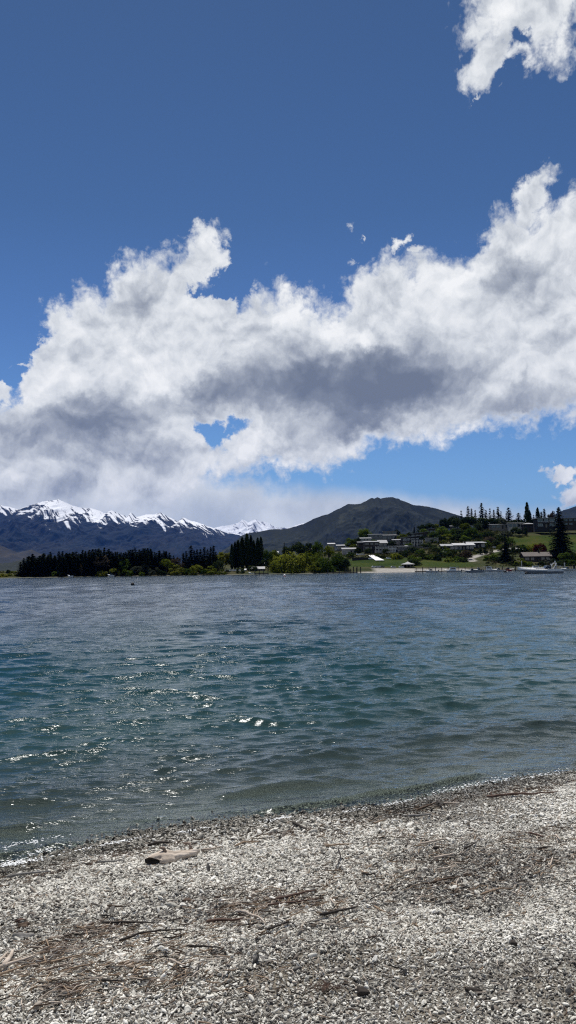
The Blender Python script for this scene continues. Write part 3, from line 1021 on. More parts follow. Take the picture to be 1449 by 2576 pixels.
def plain(name, color, rough=0.8, var=0.25, scale=1.2, spec=0.3, metallic=0.0):
    m, t = material(name)
    pos = t.n('ShaderNodeTexCoord').outputs['Object']
    n = t.noise(pos, scale, 5.0, 0.6).outputs['Fac']
    lo = tuple(c * (1 - var) for c in color)
    hi = tuple(min(1, c * (1 + var)) for c in color)
    bs = t.n('ShaderNodeBsdfPrincipled', {'Base Color': t.ramp(n, [(.3, lo), (.7, hi)]), 'Roughness': rough, 'Metallic': metallic})
    bs.inputs['Specular IOR Level'].default_value = spec
    t.n('ShaderNodeOutputMaterial', {0: bs.outputs[0]})
    return m


def leaf_material(name, lo, mid, hi, trans=0.3):
    m, t = material(name)
    oi = t.n('ShaderNodeObjectInfo').outputs['Random']
    pos = t.n('ShaderNodeTexCoord').outputs['Object']
    n = t.noise(pos, 1.1, 4.0, 0.6).outputs['Fac']
    n2 = t.noise(pos, 6.0, 2.0, 0.5).outputs['Fac']
    f = t.m('ADD', t.m('ADD', t.m('MULTIPLY', n, .6), t.m('MULTIPLY', n2, .4)), t.m('MULTIPLY', t.m('SUBTRACT', oi, .5), .30))
    c = t.ramp(f, [(.28, lo), (.5, mid), (.74, hi)])
    d = t.n('ShaderNodeBsdfDiffuse', {'Color': c})
    tl = t.n('ShaderNodeBsdfTranslucent', {'Color': c})
    mx = t.n('ShaderNodeMixShader', {0: trans, 1: d.outputs[0], 2: tl.outputs[0]})
    t.n('ShaderNodeOutputMaterial', {0: mx.outputs[0]})
    return m

LEAF = {
    'conifer': leaf_material('conifer_needles', (.006, .010, .008), (.012, .019, .012), (.024, .032, .017), .12),
    'poplar': leaf_material('poplar_leaves', (.009, .015, .008), (.020, .032, .012), (.040, .055, .018), .22),
    'willow': leaf_material('willow_leaves', (.042, .060, .010), (.112, .138, .018), (.215, .225, .034), .42),
    'yellow': leaf_material('yellow_green_leaves', (.042, .058, .010), (.105, .120, .017), (.18, .175, .030), .40),
    'green': leaf_material('green_leaves', (.022, .042, .010), (.058, .094, .016), (.118, .160, .028), .38),
    'dark': leaf_material('dark_green_leaves', (.011, .020, .009), (.026, .041, .016), (.052, .070, .026), .26),
    'grey': leaf_material('grey_green_leaves', (.030, .038, .026), (.058, .068, .046), (.095, .105, .075), .25),
    'red': leaf_material('dark_red_leaves', (.030, .008, .008), (.060, .014, .013), (.095, .024, .018), .25),
    'brown': leaf_material('brown_twigs', (.035, .026, .018), (.065, .050, .034), (.10, .08, .055), .2),
}
BARK = plain('bark', (.065, .052, .042), 0.95)
PALE_BARK = plain('pale_bark', (.16, .14, .11), 0.95)


def cards(name, centres, sizes, normals, mat, g, aspect=0.6):
    """one leaf spray (a bent quad) per centre"""
    n = len(centres)
    nrm = normals / np.maximum(np.linalg.norm(normals, axis=1, keepdims=True), 1e-6)
    a = np.cross(nrm, g.normal(size=(n, 3)))
    a /= np.maximum(np.linalg.norm(a, axis=1, keepdims=True), 1e-6)
    b = np.cross(nrm, a)
    sa = (sizes * g.uniform(.7, 1.3, n))[:, None]
    sb = sa * aspect
    bend = nrm * sa * 0.3
    v = np.stack([centres - a * sa, centres - b * sb + bend * .3, centres + a * sa - bend, centres + b * sb + bend * .3], 1).reshape(-1, 3)
    return np_mesh(name, v, np.arange(4 * n).reshape(n, 4))


def conifer_crown(seed, H=12.0, Rr=1.7, tiers=34, power=0.85, droop=0.35, gap=0.25, bottom=0.05, size=.56):
    g = np.random.default_rng(seed)
    C, S, Nn = [], [], []
    for i in range(tiers):
        h = bottom + (1 - bottom) * (i + g.uniform(-.3, .3)) / tiers
        h = min(max(h, bottom), .995)
        r = Rr * (1 - h) ** power * g.uniform(.72, 1.12) + .10
        for b in range(int(6 + 9 * (1 - h))):
            if g.random() < gap * 0.5:
                continue
            th = g.uniform(0, 6.283)
            rb = r * g.uniform(.65, 1.12)
            m = max(2, int(rb / 0.42))
            for k in range(m):
                f = (k + g.uniform(.3, 1)) / m
                x, y = rb * f * math.cos(th), rb * f * math.sin(th)
                z = h * H - droop * rb * f * f + g.normal(0, .08)
                C.append((x + g.normal(0, .1), y + g.normal(0, .1), z))
                S.append(size * (1.05 - .45 * f) * (0.6 + 0.4 * (1 - h)))
                Nn.append((.35 * math.cos(th) + g.normal(0, .3), .35 * math.sin(th) + g.normal(0, .3), 1.0 + g.normal(0, .25)))
    for k in range(10):
        C.append((g.normal(0, .05), g.normal(0, .05), H * (0.955 + .0045 * k)))
        S.append(.22)
        Nn.append(tuple(g.normal(size=3)))
    return np.array(C), np.array(S), np.array(Nn), g


def round_crown(seed, H, Rr, z0, clumps, per, size, lop=0.15, hang=0.0):
    g = np.random.default_rng(seed)
    C, S, Nn = [], [], []
    cz = (H + z0) / 2
    hz = (H - z0) / 2
    for i in range(clumps):
        th = g.uniform(0, 6.283)
        ph = math.asin(g.uniform(-.75, 1.0))
        rr = g.uniform(.50, .86)
        c = np.array([Rr * rr * math.cos(ph) * math.cos(th), Rr * rr * math.cos(ph) * math.sin(th), cz + hz * rr * math.sin(ph)])
        cr = g.uniform(.20, .38) * min(Rr, hz * 1.1)
        d = g.normal(size=(per, 3))
        d /= np.linalg.norm(d, axis=1, keepdims=True)
        rad = cr * g.uniform(.55, 1.08, per)[:, None]
        p = c + d * rad * np.array([1, 1, .85])
        p[:, 2] -= hang * g.random(per) * (np.hypot(p[:, 0], p[:, 1]) / Rr) ** 2
        p[:, 2] = np.maximum(p[:, 2], .05)
        C.append(p)
        S.append(size * g.uniform(.6, 1.3, per))
        Nn.append(d + g.normal(0, .45, (per, 3)) + np.array([0, 0, .35]))
    return np.concatenate(C), np.concatenate(S), np.concatenate(Nn), g


def column_crown(seed, H, Rr, n, size, bulge=.35, z0=.06):
    g = np.random.default_rng(seed)
    h = g.uniform(z0, 1.0, n)
    prof = np.clip((h - z0) / .18, 0, 1) ** .6 * (1 - h ** 3.2) ** .75 * (1 - bulge * .3 * np.cos(h * 9 + seed))
    th = g.uniform(0, 6.283, n)
    lob = 1 + .22 * np.sin(3 * th + h * 5 + seed) + .12 * np.sin(5 * th - 13 * h)
    r = Rr * prof * lob * np.sqrt(g.uniform(.25, 1.0, n))
    C = np.stack([r * np.cos(th), r * np.sin(th), h * H + g.normal(0, .1, n)], 1)
    Nn = np.stack([np.cos(th), np.sin(th), g.normal(.1, .35, n)], 1) + g.normal(0, .35, (n, 3))
    return C, size * g.uniform(.6, 1.3, n), Nn, g


def trunk_mesh(name, H, r, branches, mat, seed, spread=.3, bare=.3):
    g = random.Random(seed)
    mb = MB()
    k = 6
    pts = [(g.gauss(0, .012) * H * i / k, g.gauss(0, .012) * H * i / k, H * i / k - (.6 if i == 0 else 0)) for i in range(k + 1)]
    mb.tube(pts, [r * (1.25 if i == 0 else 1) * (1 - .88 * i / k) for i in range(k + 1)], 7)
    for b in range(branches):
        h = g.uniform(bare, .85)
        th = g.uniform(0, 6.283)
        L = H * spread * g.uniform(.6, 1.1) * (1 - .5 * h)
        p0 = Vector((0, 0, H * h))
        p1 = p0 + Vector((math.cos(th) * L * .5, math.sin(th) * L * .5, L * .35))
        p2 = p0 + Vector((math.cos(th) * L, math.sin(th) * L, L * .55))
        mb.tube([p0, p1, p2], [r * .34 * (1 - h * .6), r * .22, r * .06], 5)
    return mb.mesh(name, mat, True)


PROTO = {}
def proto(key, kind, builder, H, leaf, trunk, width):
    C, S, Nn, g = builder
    cm = cards('crown', C, S, Nn, LEAF[leaf], g)
    cm.materials.append(LEAF[leaf])
    PROTO[key] = (kind, cm, trunk, H, width)

for k in range(5):
    proto(f'conifer{k}', 'conifer', conifer_crown(100 + k, 12, 1.75 + .12 * k, 32 + k, .66 + .06 * k, .30, .2), 12, 'conifer', trunk_mesh('trunk', 11.6, .20, 0, BARK, k), 3.6)
for k in range(4):
    proto(f'fir{k}', 'fir', conifer_crown(140 + k, 12, 2.1, 22, .95, .45, .55, .12), 12, 'conifer', trunk_mesh('trunk', 11.6, .18, 8, BARK, 20 + k, .14, .2), 4.2)
proto('spruce', 'spruce', conifer_crown(160, 14, 3.4, 40, .72, .35, .25, .02, .72), 14, 'conifer', trunk_mesh('trunk', 13.5, .3, 0, BARK, 30), 6.8)
proto('giant', 'giant', conifer_crown(161, 24, 5.6, 66, .66, .32, .22, .015, .80), 24, 'conifer', trunk_mesh('trunk', 23, .7, 0, BARK, 31), 11.2)
for k in range(4):
    proto(f'poplar{k}', 'poplar', column_crown(200 + k, 15, 1.55, 1500, .36), 15, 'poplar', trunk_mesh('trunk', 13.5, .26, 7, PALE_BARK, 40 + k, .10, .15), 3.1)
for leaf in ('willow', 'yellow', 'green', 'dark', 'grey', 'red', 'brown'):
    for k in range(3 if leaf in ('green', 'dark', 'willow') else 2):
        proto(f'{leaf}_tree{k}', 'tree', round_crown(300 + 7 * k + len(leaf), 7.0, 3.2, 1.0, 34, 46, .30), 7.0, leaf, trunk_mesh('trunk', 5.5, .22, 9, BARK, 60 + k, .42, .25), 6.4)
        proto(f'{leaf}_bush{k}', 'bush', round_crown(400 + 7 * k + len(leaf), 4.0, 2.6, .1, 22, 44, .26, hang=.6), 4.0, leaf, trunk_mesh('stem', 2.6, .12, 8, BARK, 80 + k, .6, .1), 5.2)
for k in range(3):
    proto(f'willow_big{k}', 'tree', round_crown(500 + k, 9.0, 6.0, .1, 80, 60, .34, hang=2.4), 9.0, 'willow', trunk_mesh('trunk', 6.5, .45, 12, BARK, 90 + k, .5, .2), 12.0)
proto('green_big0', 'tree', round_crown(510, 8.5, 5.2, .1, 70, 60, .33, hang=2.0), 8.5, 'green', trunk_mesh('trunk', 6.0, .4, 12, BARK, 95, .5, .2), 10.4)

n_trees = 0
def tree(name, label, cat, u, vtop, y, key, width=None, group=None, sink=0.0, yaw=None, base=None):
    """a tree whose tip shows at (u, vtop) when it stands at distance y; width in photograph units"""
    global n_trees
    kind, crown, trunk, H, W = PROTO[key]
    top = at_depth(u, vtop, y)
    z0 = lz(top.x, y) - sink if base is None else base
    wm = W if width is None else width / 1288 * HALF_V * y
    least = wm * (0.95 if kind == 'tree' else 0.72 if kind == 'bush' else 1.4)
    if top.z - z0 < least:
        z0 = top.z - least
    h = top.z - z0
    sz = h / H
    sxy = wm / W * (1.22 if kind in ('conifer', 'fir', 'spruce', 'giant') else 1.1)
    o = bpy.data.objects.new(name, None)
    link(o)
    o.empty_display_size = 0.3
    o.location = (top.x, y, z0)
    o.rotation_euler = (0, 0, rnd.uniform(0, 6.283) if yaw is None else yaw)
    o.scale = (sxy, sxy, sz)
    c = link(bpy.data.objects.new('crown', crown), o)
    link(bpy.data.objects.new('trunk' if trunk.name.startswith('trunk') else 'stem', trunk), o)
    tag(o, label, cat, group)
    n_trees += 1
    return o

ORD = ['first', 'second', 'third', 'fourth', 'fifth', 'sixth', 'seventh', 'eighth', 'ninth', 'tenth', 'eleventh', 'twelfth', 'thirteenth', 'fourteenth', 'fifteenth', 'sixteenth', 'seventeenth', 'eighteenth', 'nineteenth']
TENS = {20: 'twentieth', 30: 'thirtieth', 40: 'fortieth'}
def ordinal(i):
    if i <= 19:
        return ORD[i - 1]
    t, r = i // 10 * 10, i % 10
    if r == 0:
        return TENS[t]
    return {20: 'twenty', 30: 'thirty', 40: 'forty'}[t] + '-' + ORD[r - 1]

# the plantation of dark conifers along the left shore: three rows
PT = [(47, 1412), (60, 1403), (73, 1398), (90, 1396), (112, 1389), (135, 1394), (156, 1389), (187, 1388), (210, 1387), (229, 1383), (250, 1380), (271, 1383), (294, 1389), (315, 1388), (338, 1380), (359, 1379), (374, 1381), (393, 1386), (416, 1384), (426, 1394), (440, 1402), (452, 1412)]
pu, pv = [p[0] for p in PT], [p[1] for p in PT]
for row, (dy, lift, step, start, end) in enumerate(((7, 7, 9.6, 53, 405), (15, 2, 9.4, 62, 436), (26, -2, 9.7, 70, 440))):
    u, i = start, 0
    while u < end:
        i += 1
        uu = u + rnd.uniform(-2.6, 2.6)
        vt = float(np.interp(uu, pu, pv)) + lift + rnd.uniform(-3, 7)
        y = float(far_shore(at_depth(uu, 1440, 310).x)) + dy + rnd.uniform(-2.5, 2.5)
        tree('conifer', f'dark slim conifer, {ordinal(i)} from the left in the {["waterside", "middle", "rear"][row]} row of the lakeside plantation', 'conifer',
             uu, vt, y, f'conifer{rnd.randrange(5)}', rnd.uniform(24, 36), 'dark conifers of the lakeside plantation')
        u += step

# the second stand of conifers, right of the plantation
for i, (u, v, w_) in enumerate([(461, 1391, 17), (468, 1386, 18), (480, 1372, 26), (489, 1385, 18), (496, 1382, 18), (504, 1381, 20), (514, 1376, 20), (522, 1381, 18), (530, 1376, 18), (537, 1373, 17), (543, 1388, 16), (475, 1400, 18), (509, 1396, 18), (526, 1394, 18)]):
    tree('conifer', f'dark conifer, {ordinal(i + 1)} of the small stand between the plantation and the poplars' if i < 11 else f'lower dark conifer at the front of the small stand, {["left", "middle", "right"][i - 11]} one of three', 'conifer',
         u, v, 340 if i < 11 else 332, f'conifer{i % 5}', w_ * 1.45, 'conifers of the small stand')
# Lombardy poplars
for i, (u, v, w_) in enumerate([(583, 1369, 12), (591, 1364, 13), (599, 1359, 15), (609, 1352, 16), (621, 1342, 18), (631, 1348, 16), (638, 1360, 14), (648, 1353, 14), (656, 1351, 15)]):
    tree('poplar_tree', f'tall dark poplar, {ordinal(i + 1)} from the left in the close row behind the shore', 'poplar', u, v, 346 + 3 * (i % 3), f'poplar{i % 4}', w_ * 1.05, 'tall poplars in the close row')

# waterside shrubs and small trees, left to right: u, top, width, kind, depth offset, label
SH = [
    (8, 1442, 34, 'yellow_bush0', 6, 'yellow-green bush at the water, leftmost on the far shore', 'bush'), (33, 1437, 34, 'yellow_bush1', 9, 'yellow-green bush beside the left end of the plantation', 'bush'),
    (-22, 1436, 40, 'dark_bush0', 14, None, None), (21, 1432, 14, 'dark_tree0', 22, 'small dark tree behind the two leftmost yellow-green bushes', 'tree'),
    (137, 1437, 17, 'green_bush0', 4, 'small olive bush at the foot of the plantation, left one of a pair', 'bush'), (154, 1435, 20, 'dark_bush1', 4, 'small olive bush at the foot of the plantation, right one of a pair', 'bush'),
    (204, 1419, 9, 'brown_tree0', 4, 'slender tan young tree standing alone before the plantation', 'tree'),
    (255, 1398, 38, 'brown_tree1', 6, 'tall tan-green tree in front of the dark plantation', 'tree'),
    (256, 1435, 38, 'yellow_bush0', 2, 'low bright yellow-green bush below the tall tan tree', 'bush'), (289, 1428, 32, 'willow_bush0', 3, 'green willow bush between the yellow bush and the round tree', 'bush'),
    (312, 1407, 36, 'green_tree0', 5, 'round green tree rising among the shore bushes', 'tree'), (321, 1430, 32, 'green_bush1', 2, 'dark round bush below the round green tree', 'bush'),
    (341, 1423, 28, 'grey_bush0', 4, 'grey-green bush right of the round green tree', 'bush'), (364, 1417, 34, 'grey_tree0', 6, 'grey-green small tree behind the shore bushes', 'tree'),
    (370, 1406, 14, 'willow_tree0', 9, 'thin pale-topped tree behind the grey-green tree', 'tree'), (357, 1438, 18, 'green_bush2', 1, 'very small green bush at the waterline', 'bush'),
    (386, 1427, 34, 'grey_bush1', 3, 'wide grey-green bush before the right end of the plantation', 'bush'), (418, 1405, 36, 'willow_tree1', 8, 'tall olive tree at the right end of the plantation', 'tree'),
    (443, 1403, 40, 'brown_tree0', 12, 'dull brownish tree between plantation and conifer stand', 'tree'), (405, 1432, 26, 'dark_bush2', 2, 'dark bush below the tall olive tree', 'bush'),
    (444, 1421, 44, 'yellow_bush1', 3, 'broad bright yellow-green willow bush before the conifer stand', 'bush'), (473, 1429, 26, 'green_bush0', 2, 'round green bush at the foot of the conifer stand', 'bush'),
    (487, 1436, 22, 'yellow_bush0', 1, 'low lime-green bush at the waterline below the conifer stand', 'bush'), (494, 1418, 28, 'willow_tree2', 5, 'light green round tree in front of the conifer stand', 'tree'),
    (511, 1431, 22, 'green_bush1', 2, 'small green bush between two willow bushes', 'bush'), (530, 1424, 36, 'willow_bush1', 3, 'bright green dome-shaped willow bush right of the conifer stand', 'bush'),
    (549, 1408, 26, 'dark_tree1', 7, 'dark blue-green cone-shaped tree left of the poplars', 'tree'), (556, 1433, 28, 'willow_bush2', 2, 'ragged olive bush at the water left of the poplars', 'bush'),
    (572, 1432, 16, 'grey_bush0', 4, 'small grey bush at the foot of the leftmost poplar', 'bush'), (560, 1385, 44, 'yellow_tree0', 30, 'yellow-green tree behind the bushes left of the poplars', 'tree'),
    (674, 1383, 28, 'green_tree1', 22, 'green tree beside the rightmost poplar', 'tree'), (690, 1380, 38, 'willow_tree0', 30, 'olive tree behind the broad willows at their left', 'tree'),
    (715, 1364, 10, 'conifer2', 60, 'small pointed conifer behind the olive tree', 'conifer'), (722, 1372, 34, 'dark_tree0', 62, 'dark tree behind the broad willows', 'tree'),
    (752, 1361, 46, 'dark_tree1', 60, 'wide dark-green tree above the broad willows', 'tree'), (776, 1367, 34, 'dark_tree2', 64, 'dark tree next to the bright round tree', 'tree'),
    (798, 1363, 34, 'green_tree2', 50, 'bright green round tree above the broad willows', 'tree'), (827, 1371, 28, 'willow_tree1', 48, 'olive tree left of the white-roofed houses', 'tree'),
    (690, 1396, 46, 'willow_bush0', 22, 'olive bush left of the broad willows', 'bush'), (660, 1408, 26, 'dark_bush0', 20, 'dark bush below the rightmost poplars', 'bush'), (603, 1428, 26, 'dark_bush1', 6, 'dark bush at the foot of the poplar row', 'bush'), (636, 1420, 28, 'dark_bush2', 12, 'dark bush behind the boat shed', 'bush'),
    (738, 1386, 96, 'willow_big0', 10, 'broad olive willow hanging over the water, largest of its clump', 'willow'), (786, 1385, 70, 'willow_big1', 15, 'broad willow in the middle of the waterside clump', 'willow'),
    (702, 1404, 52, 'willow_big2', 8, 'low willow at the left end of the waterside clump', 'willow'), (812, 1404, 62, 'green_big0', 7, 'green willow in front at the right of the waterside clump', 'willow'),
    (850, 1393, 56, 'green_big0', 12, 'green round tree at the right end of the waterside clump', 'tree'), (868, 1404, 30, 'dark_tree0', 8, 'small dark tree ending the waterside clump', 'tree'),
    (795, 1413, 40, 'willow_bush1', 4, 'low bush under the waterside clump', 'bush'),
]
for q in SH:
    u, v, w_, key, dy, lab, cat = q
    y = float(far_shore(at_depth(u, 1440, 320).x)) + dy
    if lab is None:
        lab, cat = 'dark bush at the water beyond the leftmost yellow-green bush', 'bush'
    nm = {'bush': 'bush', 'tree': 'tree', 'conifer': 'conifer', 'willow': 'willow_tree'}[cat]
    tree(nm, lab, cat, u, v, y, key, w_, 'trees and bushes along the far shore')

# trees among the houses: u, top, width, depth, kind
TOWN = [
    (880, 1354, 30, 470, 'green_tree0', 'round green tree left of the brown apartment blocks'), (906, 1351, 36, 480, 'dark_tree1', 'dark round tree below the tall green tree'), (919, 1330, 38, 505, 'green_tree1', 'tall green tree above the brown apartment blocks'), (893, 1366, 26, 455, 'willow_tree2', 'olive tree above the low white roofs'),
    (960, 1396, 18, 399, 'dark_bush0', 'dark bush at the foot of the apartment block'), (950, 1394, 16, 401, 'green_bush0', 'green bush at the foot of the apartment block'), (993, 1391, 34, 398, 'willow_bush0', 'olive bush on the bank above the lawn'), (1014, 1388, 30, 404, 'dark_bush1', 'dark bush right of the terraced block'),
    (1040, 1376, 34, 422, 'dark_tree2', 'dark tree before the retaining wall'), (1044, 1395, 40, 392, 'green_bush1', 'green bush on the bank behind the shelter'), (1040, 1403, 42, 372, 'dark_tree0', 'dark tree standing right behind the shelter'), (1068, 1391, 30, 396, 'dark_bush2', 'dark bush on the bank right of the shelter'),
    (1083, 1394, 28, 394, 'green_bush2', 'green bush on the bank, second right of the shelter'), (1100, 1396, 28, 390, 'dark_bush0', 'dark bush on the bank below the bungalow'), (998, 1332, 18, 512, 'dark_tree1', 'dark tree right of the flat-topped house'), (1042, 1325, 12, 540, 'conifer1', 'small conifer between two hillside roofs'),
    (1066, 1319, 34, 545, 'dark_tree2', 'dark tree above the stepped roofs'), (1083, 1314, 34, 545, 'dark_tree0', 'dark tree above the highest stepped roof'), (1097, 1316, 18, 530, 'willow_tree0', 'olive tree right of the highest stepped roof'), (1119, 1302, 28, 540, 'dark_tree1', 'dark tree on the crest, left of the skyline conifers'),
    (1140, 1299, 34, 540, 'dark_tree2', 'dark round tree on the crest by the skyline conifers'), (1112, 1326, 34, 490, 'green_tree2', 'fresh green tree on the hillside below the crest'), (1135, 1330, 38, 485, 'green_tree0', 'large green tree in the middle of the hillside'), (1159, 1330, 36, 485, 'dark_tree0', 'dark tree right of the large green tree'),
    (1184, 1328, 40, 480, 'green_tree1', 'green tree below the small white roof'), (1090, 1338, 30, 478, 'green_tree2', 'green tree right of the stepped roofs'), (1116, 1358, 20, 450, 'yellow_bush0', 'small yellow bush above the bungalow'), (1078, 1363, 44, 440, 'dark_tree1', 'wide dark tree below the cream house'),
    (1126, 1342, 34, 470, 'willow_tree1', 'olive tree on the open hillside'), (1148, 1345, 34, 465, 'dark_tree2', 'dark tree in the middle of the open hillside'), (1170, 1346, 30, 462, 'green_tree0', 'green tree above the bungalow roof'), (1200, 1343, 34, 470, 'dark_bush1', 'dark bush on the slope above the bungalow'),
    (1140, 1358, 34, 440, 'dark_bush2', 'dark bush just behind the bungalow'), (1145, 1381, 40, 402, 'dark_bush0', 'dark bush in front of the bungalow'), (1122, 1380, 28, 402, 'green_bush0', 'green bush before the left gable of the bungalow'), (1171, 1384, 30, 396, 'brown_tree0', 'dark brown small tree in front of the bungalow'),
    (1213, 1376, 28, 408, 'dark_bush1', 'dark clipped bush right of the bungalow'), (1234, 1392, 38, 388, 'green_bush1', 'green bush beside the pale drive'), (1250, 1398, 36, 382, 'dark_bush2', 'dark bush between the drive and the spruce'), (1150, 1398, 34, 386, 'green_bush2', 'green bush on the bank above the pontoons'),
    (1130, 1400, 34, 386, 'willow_bush1', 'olive bush on the bank above the pontoons'), (1168, 1402, 28, 384, 'dark_bush0', 'dark bush at the bend of the drive'), (1110, 1386, 30, 402, 'dark_bush1', 'dark bush at the left end of the bungalow'),
    (1265, 1302, 26, 498, 'grey_tree0', 'grey-green round tree on the skyline above the long bungalow'), (1297, 1325, 34, 468, 'dark_bush0', 'dark bush below the long bungalow'), (1314, 1327, 30, 466, 'dark_bush1', 'dark bush at the top corner of the lawn'), (1276, 1334, 34, 468, 'grey_bush0', 'grey-green bush on the slope below the long bungalow'),
    (1250, 1342, 34, 462, 'dark_bush2', 'dark bush on the scrubby slope'), (1234, 1350, 32, 455, 'brown_tree1', 'brown bush on the scrubby slope'), (1228, 1336, 30, 470, 'dark_bush0', 'dark bush left of the scrubby slope'), (1284, 1352, 30, 440, 'green_bush0', 'green bush at the left edge of the lawn'),
    (1319, 1368, 34, 398, 'green_bush1', 'bright green bush behind the brown-roofed house'), (1343, 1364, 32, 402, 'willow_tree2', 'olive tree behind the brown-roofed house'), (1358, 1367, 36, 396, 'red_tree0', 'dark red maple behind the brown-roofed house'), (1296, 1371, 32, 396, 'dark_bush1', 'dark bush right of the dark spruce'),
    (1420, 1389, 30, 372, 'green_tree1', 'green round tree right of the giant conifer'), (1443, 1391, 30, 372, 'green_tree2', 'green tree at the right edge of the picture'), (1380, 1407, 22, 350, 'grey_bush1', 'grey shrub before the brown-roofed house'), (1392, 1404, 20, 352, 'dark_bush2', 'dark shrub at the foot of the giant conifer'),
    (1309, 1404, 30, 354, 'willow_bush2', 'olive shrub in front of the brown-roofed house'), (1330, 1412, 28, 349, 'green_bush2', 'low green shrub in front of the brown-roofed house'), (1362, 1411, 24, 349, 'dark_bush0', 'low dark shrub in front of the brown-roofed house'), (1290, 1412, 30, 350, 'dark_bush1', 'dark shrub between the spruce and the brown-roofed house'),
    (1412, 1406, 30, 350, 'dark_bush2', 'dark shrub below the giant conifer on its right'), (1437, 1406, 34, 350, 'green_bush0', 'green shrub by the water at the right edge'), (1470, 1395, 50, 380, 'dark_tree0', 'dark tree beyond the right edge'), (1388, 1286, 22, 505, 'brown_tree0', 'thin bare-looking tree on the skyline behind the modern house'),
]
for q in TOWN:
    u, v, w_, y, key, lab = q
    y = max(ground_hit(u, min(v + (1.0 if 'tree' in key or 'conifer' in key else .7) * w_, 1423), y), y - 16)
    cat = 'bush' if 'bush' in key else ('conifer' if 'conifer' in key else 'tree')
    tree(cat, lab, cat, u, v, y, key, w_, 'trees and bushes among the houses')
# conifers on the skyline
for i, (u, v, w_, y) in enumerate([(1160, 1284, 22, 530), (1177, 1273, 23, 535), (1186, 1279, 22, 540), (1195, 1283, 22, 532), (1211, 1265, 27, 535), (1222, 1283, 20, 540), (1232, 1279, 26, 530), (1242, 1282, 22, 540), (1252, 1275, 27, 533), (1260, 1286, 22, 540), (1279, 1277, 34, 530), (1304, 1290, 30, 520), (1342, 1295, 20, 520), (1361, 1287, 24, 525), (1369, 1280, 22, 525)]):
    tree('conifer', f'dark ragged conifer on the skyline, {ordinal(i + 1)} from the left', 'conifer', u, v, y, f'conifer{i % 5}' if i % 3 else f'fir{i % 4}', w_, 'conifers on the hill skyline')
for i, (u, v, w_) in enumerate([(1150, 1301, 30), (1172, 1298, 32), (1192, 1300, 34), (1214, 1300, 34), (1236, 1301, 32), (1256, 1303, 30), (1290, 1306, 32), (1312, 1306, 26), (1334, 1304, 24), (1355, 1298, 24)]):
    tree('tree', f'dark low tree under the skyline conifers, {ordinal(i + 1)} from the left', 'tree', u, v, 515, f'dark_tree{i % 3}', w_, 'dark trees along the crest')
HILLTREES = [(1005, 1372, 24, 432), (1028, 1366, 22, 436), (985, 1361, 24, 452), (1012, 1342, 26, 486), (1030, 1338, 24, 492), (942, 1357, 24, 446), (925, 1378, 22, 410), (1056, 1382, 26, 412), (1022, 1384, 24, 410), (1004, 1396, 24, 396), (1060, 1348, 24, 470), (1090, 1352, 26, 455), (1106, 1346, 28, 465), (1155, 1368, 26, 430), (1096, 1376, 30, 420), (1118, 1372, 26, 425), (1206, 1355, 30, 450), (1222, 1360, 28, 440), (1180, 1358, 30, 448), (1216, 1338, 30, 475), (1246, 1358, 26, 440), (1262, 1368, 26, 425), (970, 1380, 16, 414), (880, 1388, 22, 414), (900, 1376, 22, 440), (1066, 1330, 22, 505), (1200, 1316, 28, 506), (1170, 1315, 28, 508)]
for i, (u, v, w_, y) in enumerate(HILLTREES):
    y = max(ground_hit(u, min(v + w_, 1423), y), y - 14)
    near = ['below', 'beside', 'above', 'behind'][i % 4]
    side = 'among the stacked houses' if u < 1075 else 'on the open scrubby slope'
    key = ['dark_tree0', 'green_tree1', 'dark_tree2', 'willow_tree1', 'dark_tree1', 'green_tree0'][i % 6]
    tint_ = {'d': 'dark green', 'g': 'fresh green', 'w': 'olive'}[key[0]]
    tree('tree', f'{tint_} small tree {side}, {ordinal(1 + sum(1 for q in HILLTREES if (q[0] < 1075) == (u < 1075) and q[0] < u))} from the left', 'tree', u, v, y, key, w_, 'small trees on the hillside')
tree('poplar_tree', 'tall dark twin-topped poplar on the skyline right of the conifers', 'poplar', 1325, 1264, 505, 'poplar1', 15, 'poplars on the hill skyline')
tree('poplar_tree', 'shorter poplar leaning against the tall skyline poplar', 'poplar', 1331, 1284, 502, 'poplar2', 14, 'poplars on the hill skyline')
tree('poplar_tree', 'narrow poplar on the skyline left of the modern house', 'poplar', 1352, 1277, 510, 'poplar3', 12, 'poplars on the hill skyline')
tree('spruce_tree', 'dark broad spruce standing at the foot of the drive', 'spruce', 1270, 1350, 362, 'spruce', 46)
tree('giant_conifer', 'very tall dark conifer right of the brown-roofed house, largest tree on the shore', 'conifer', 1405, 1275, 366, 'giant', 74)

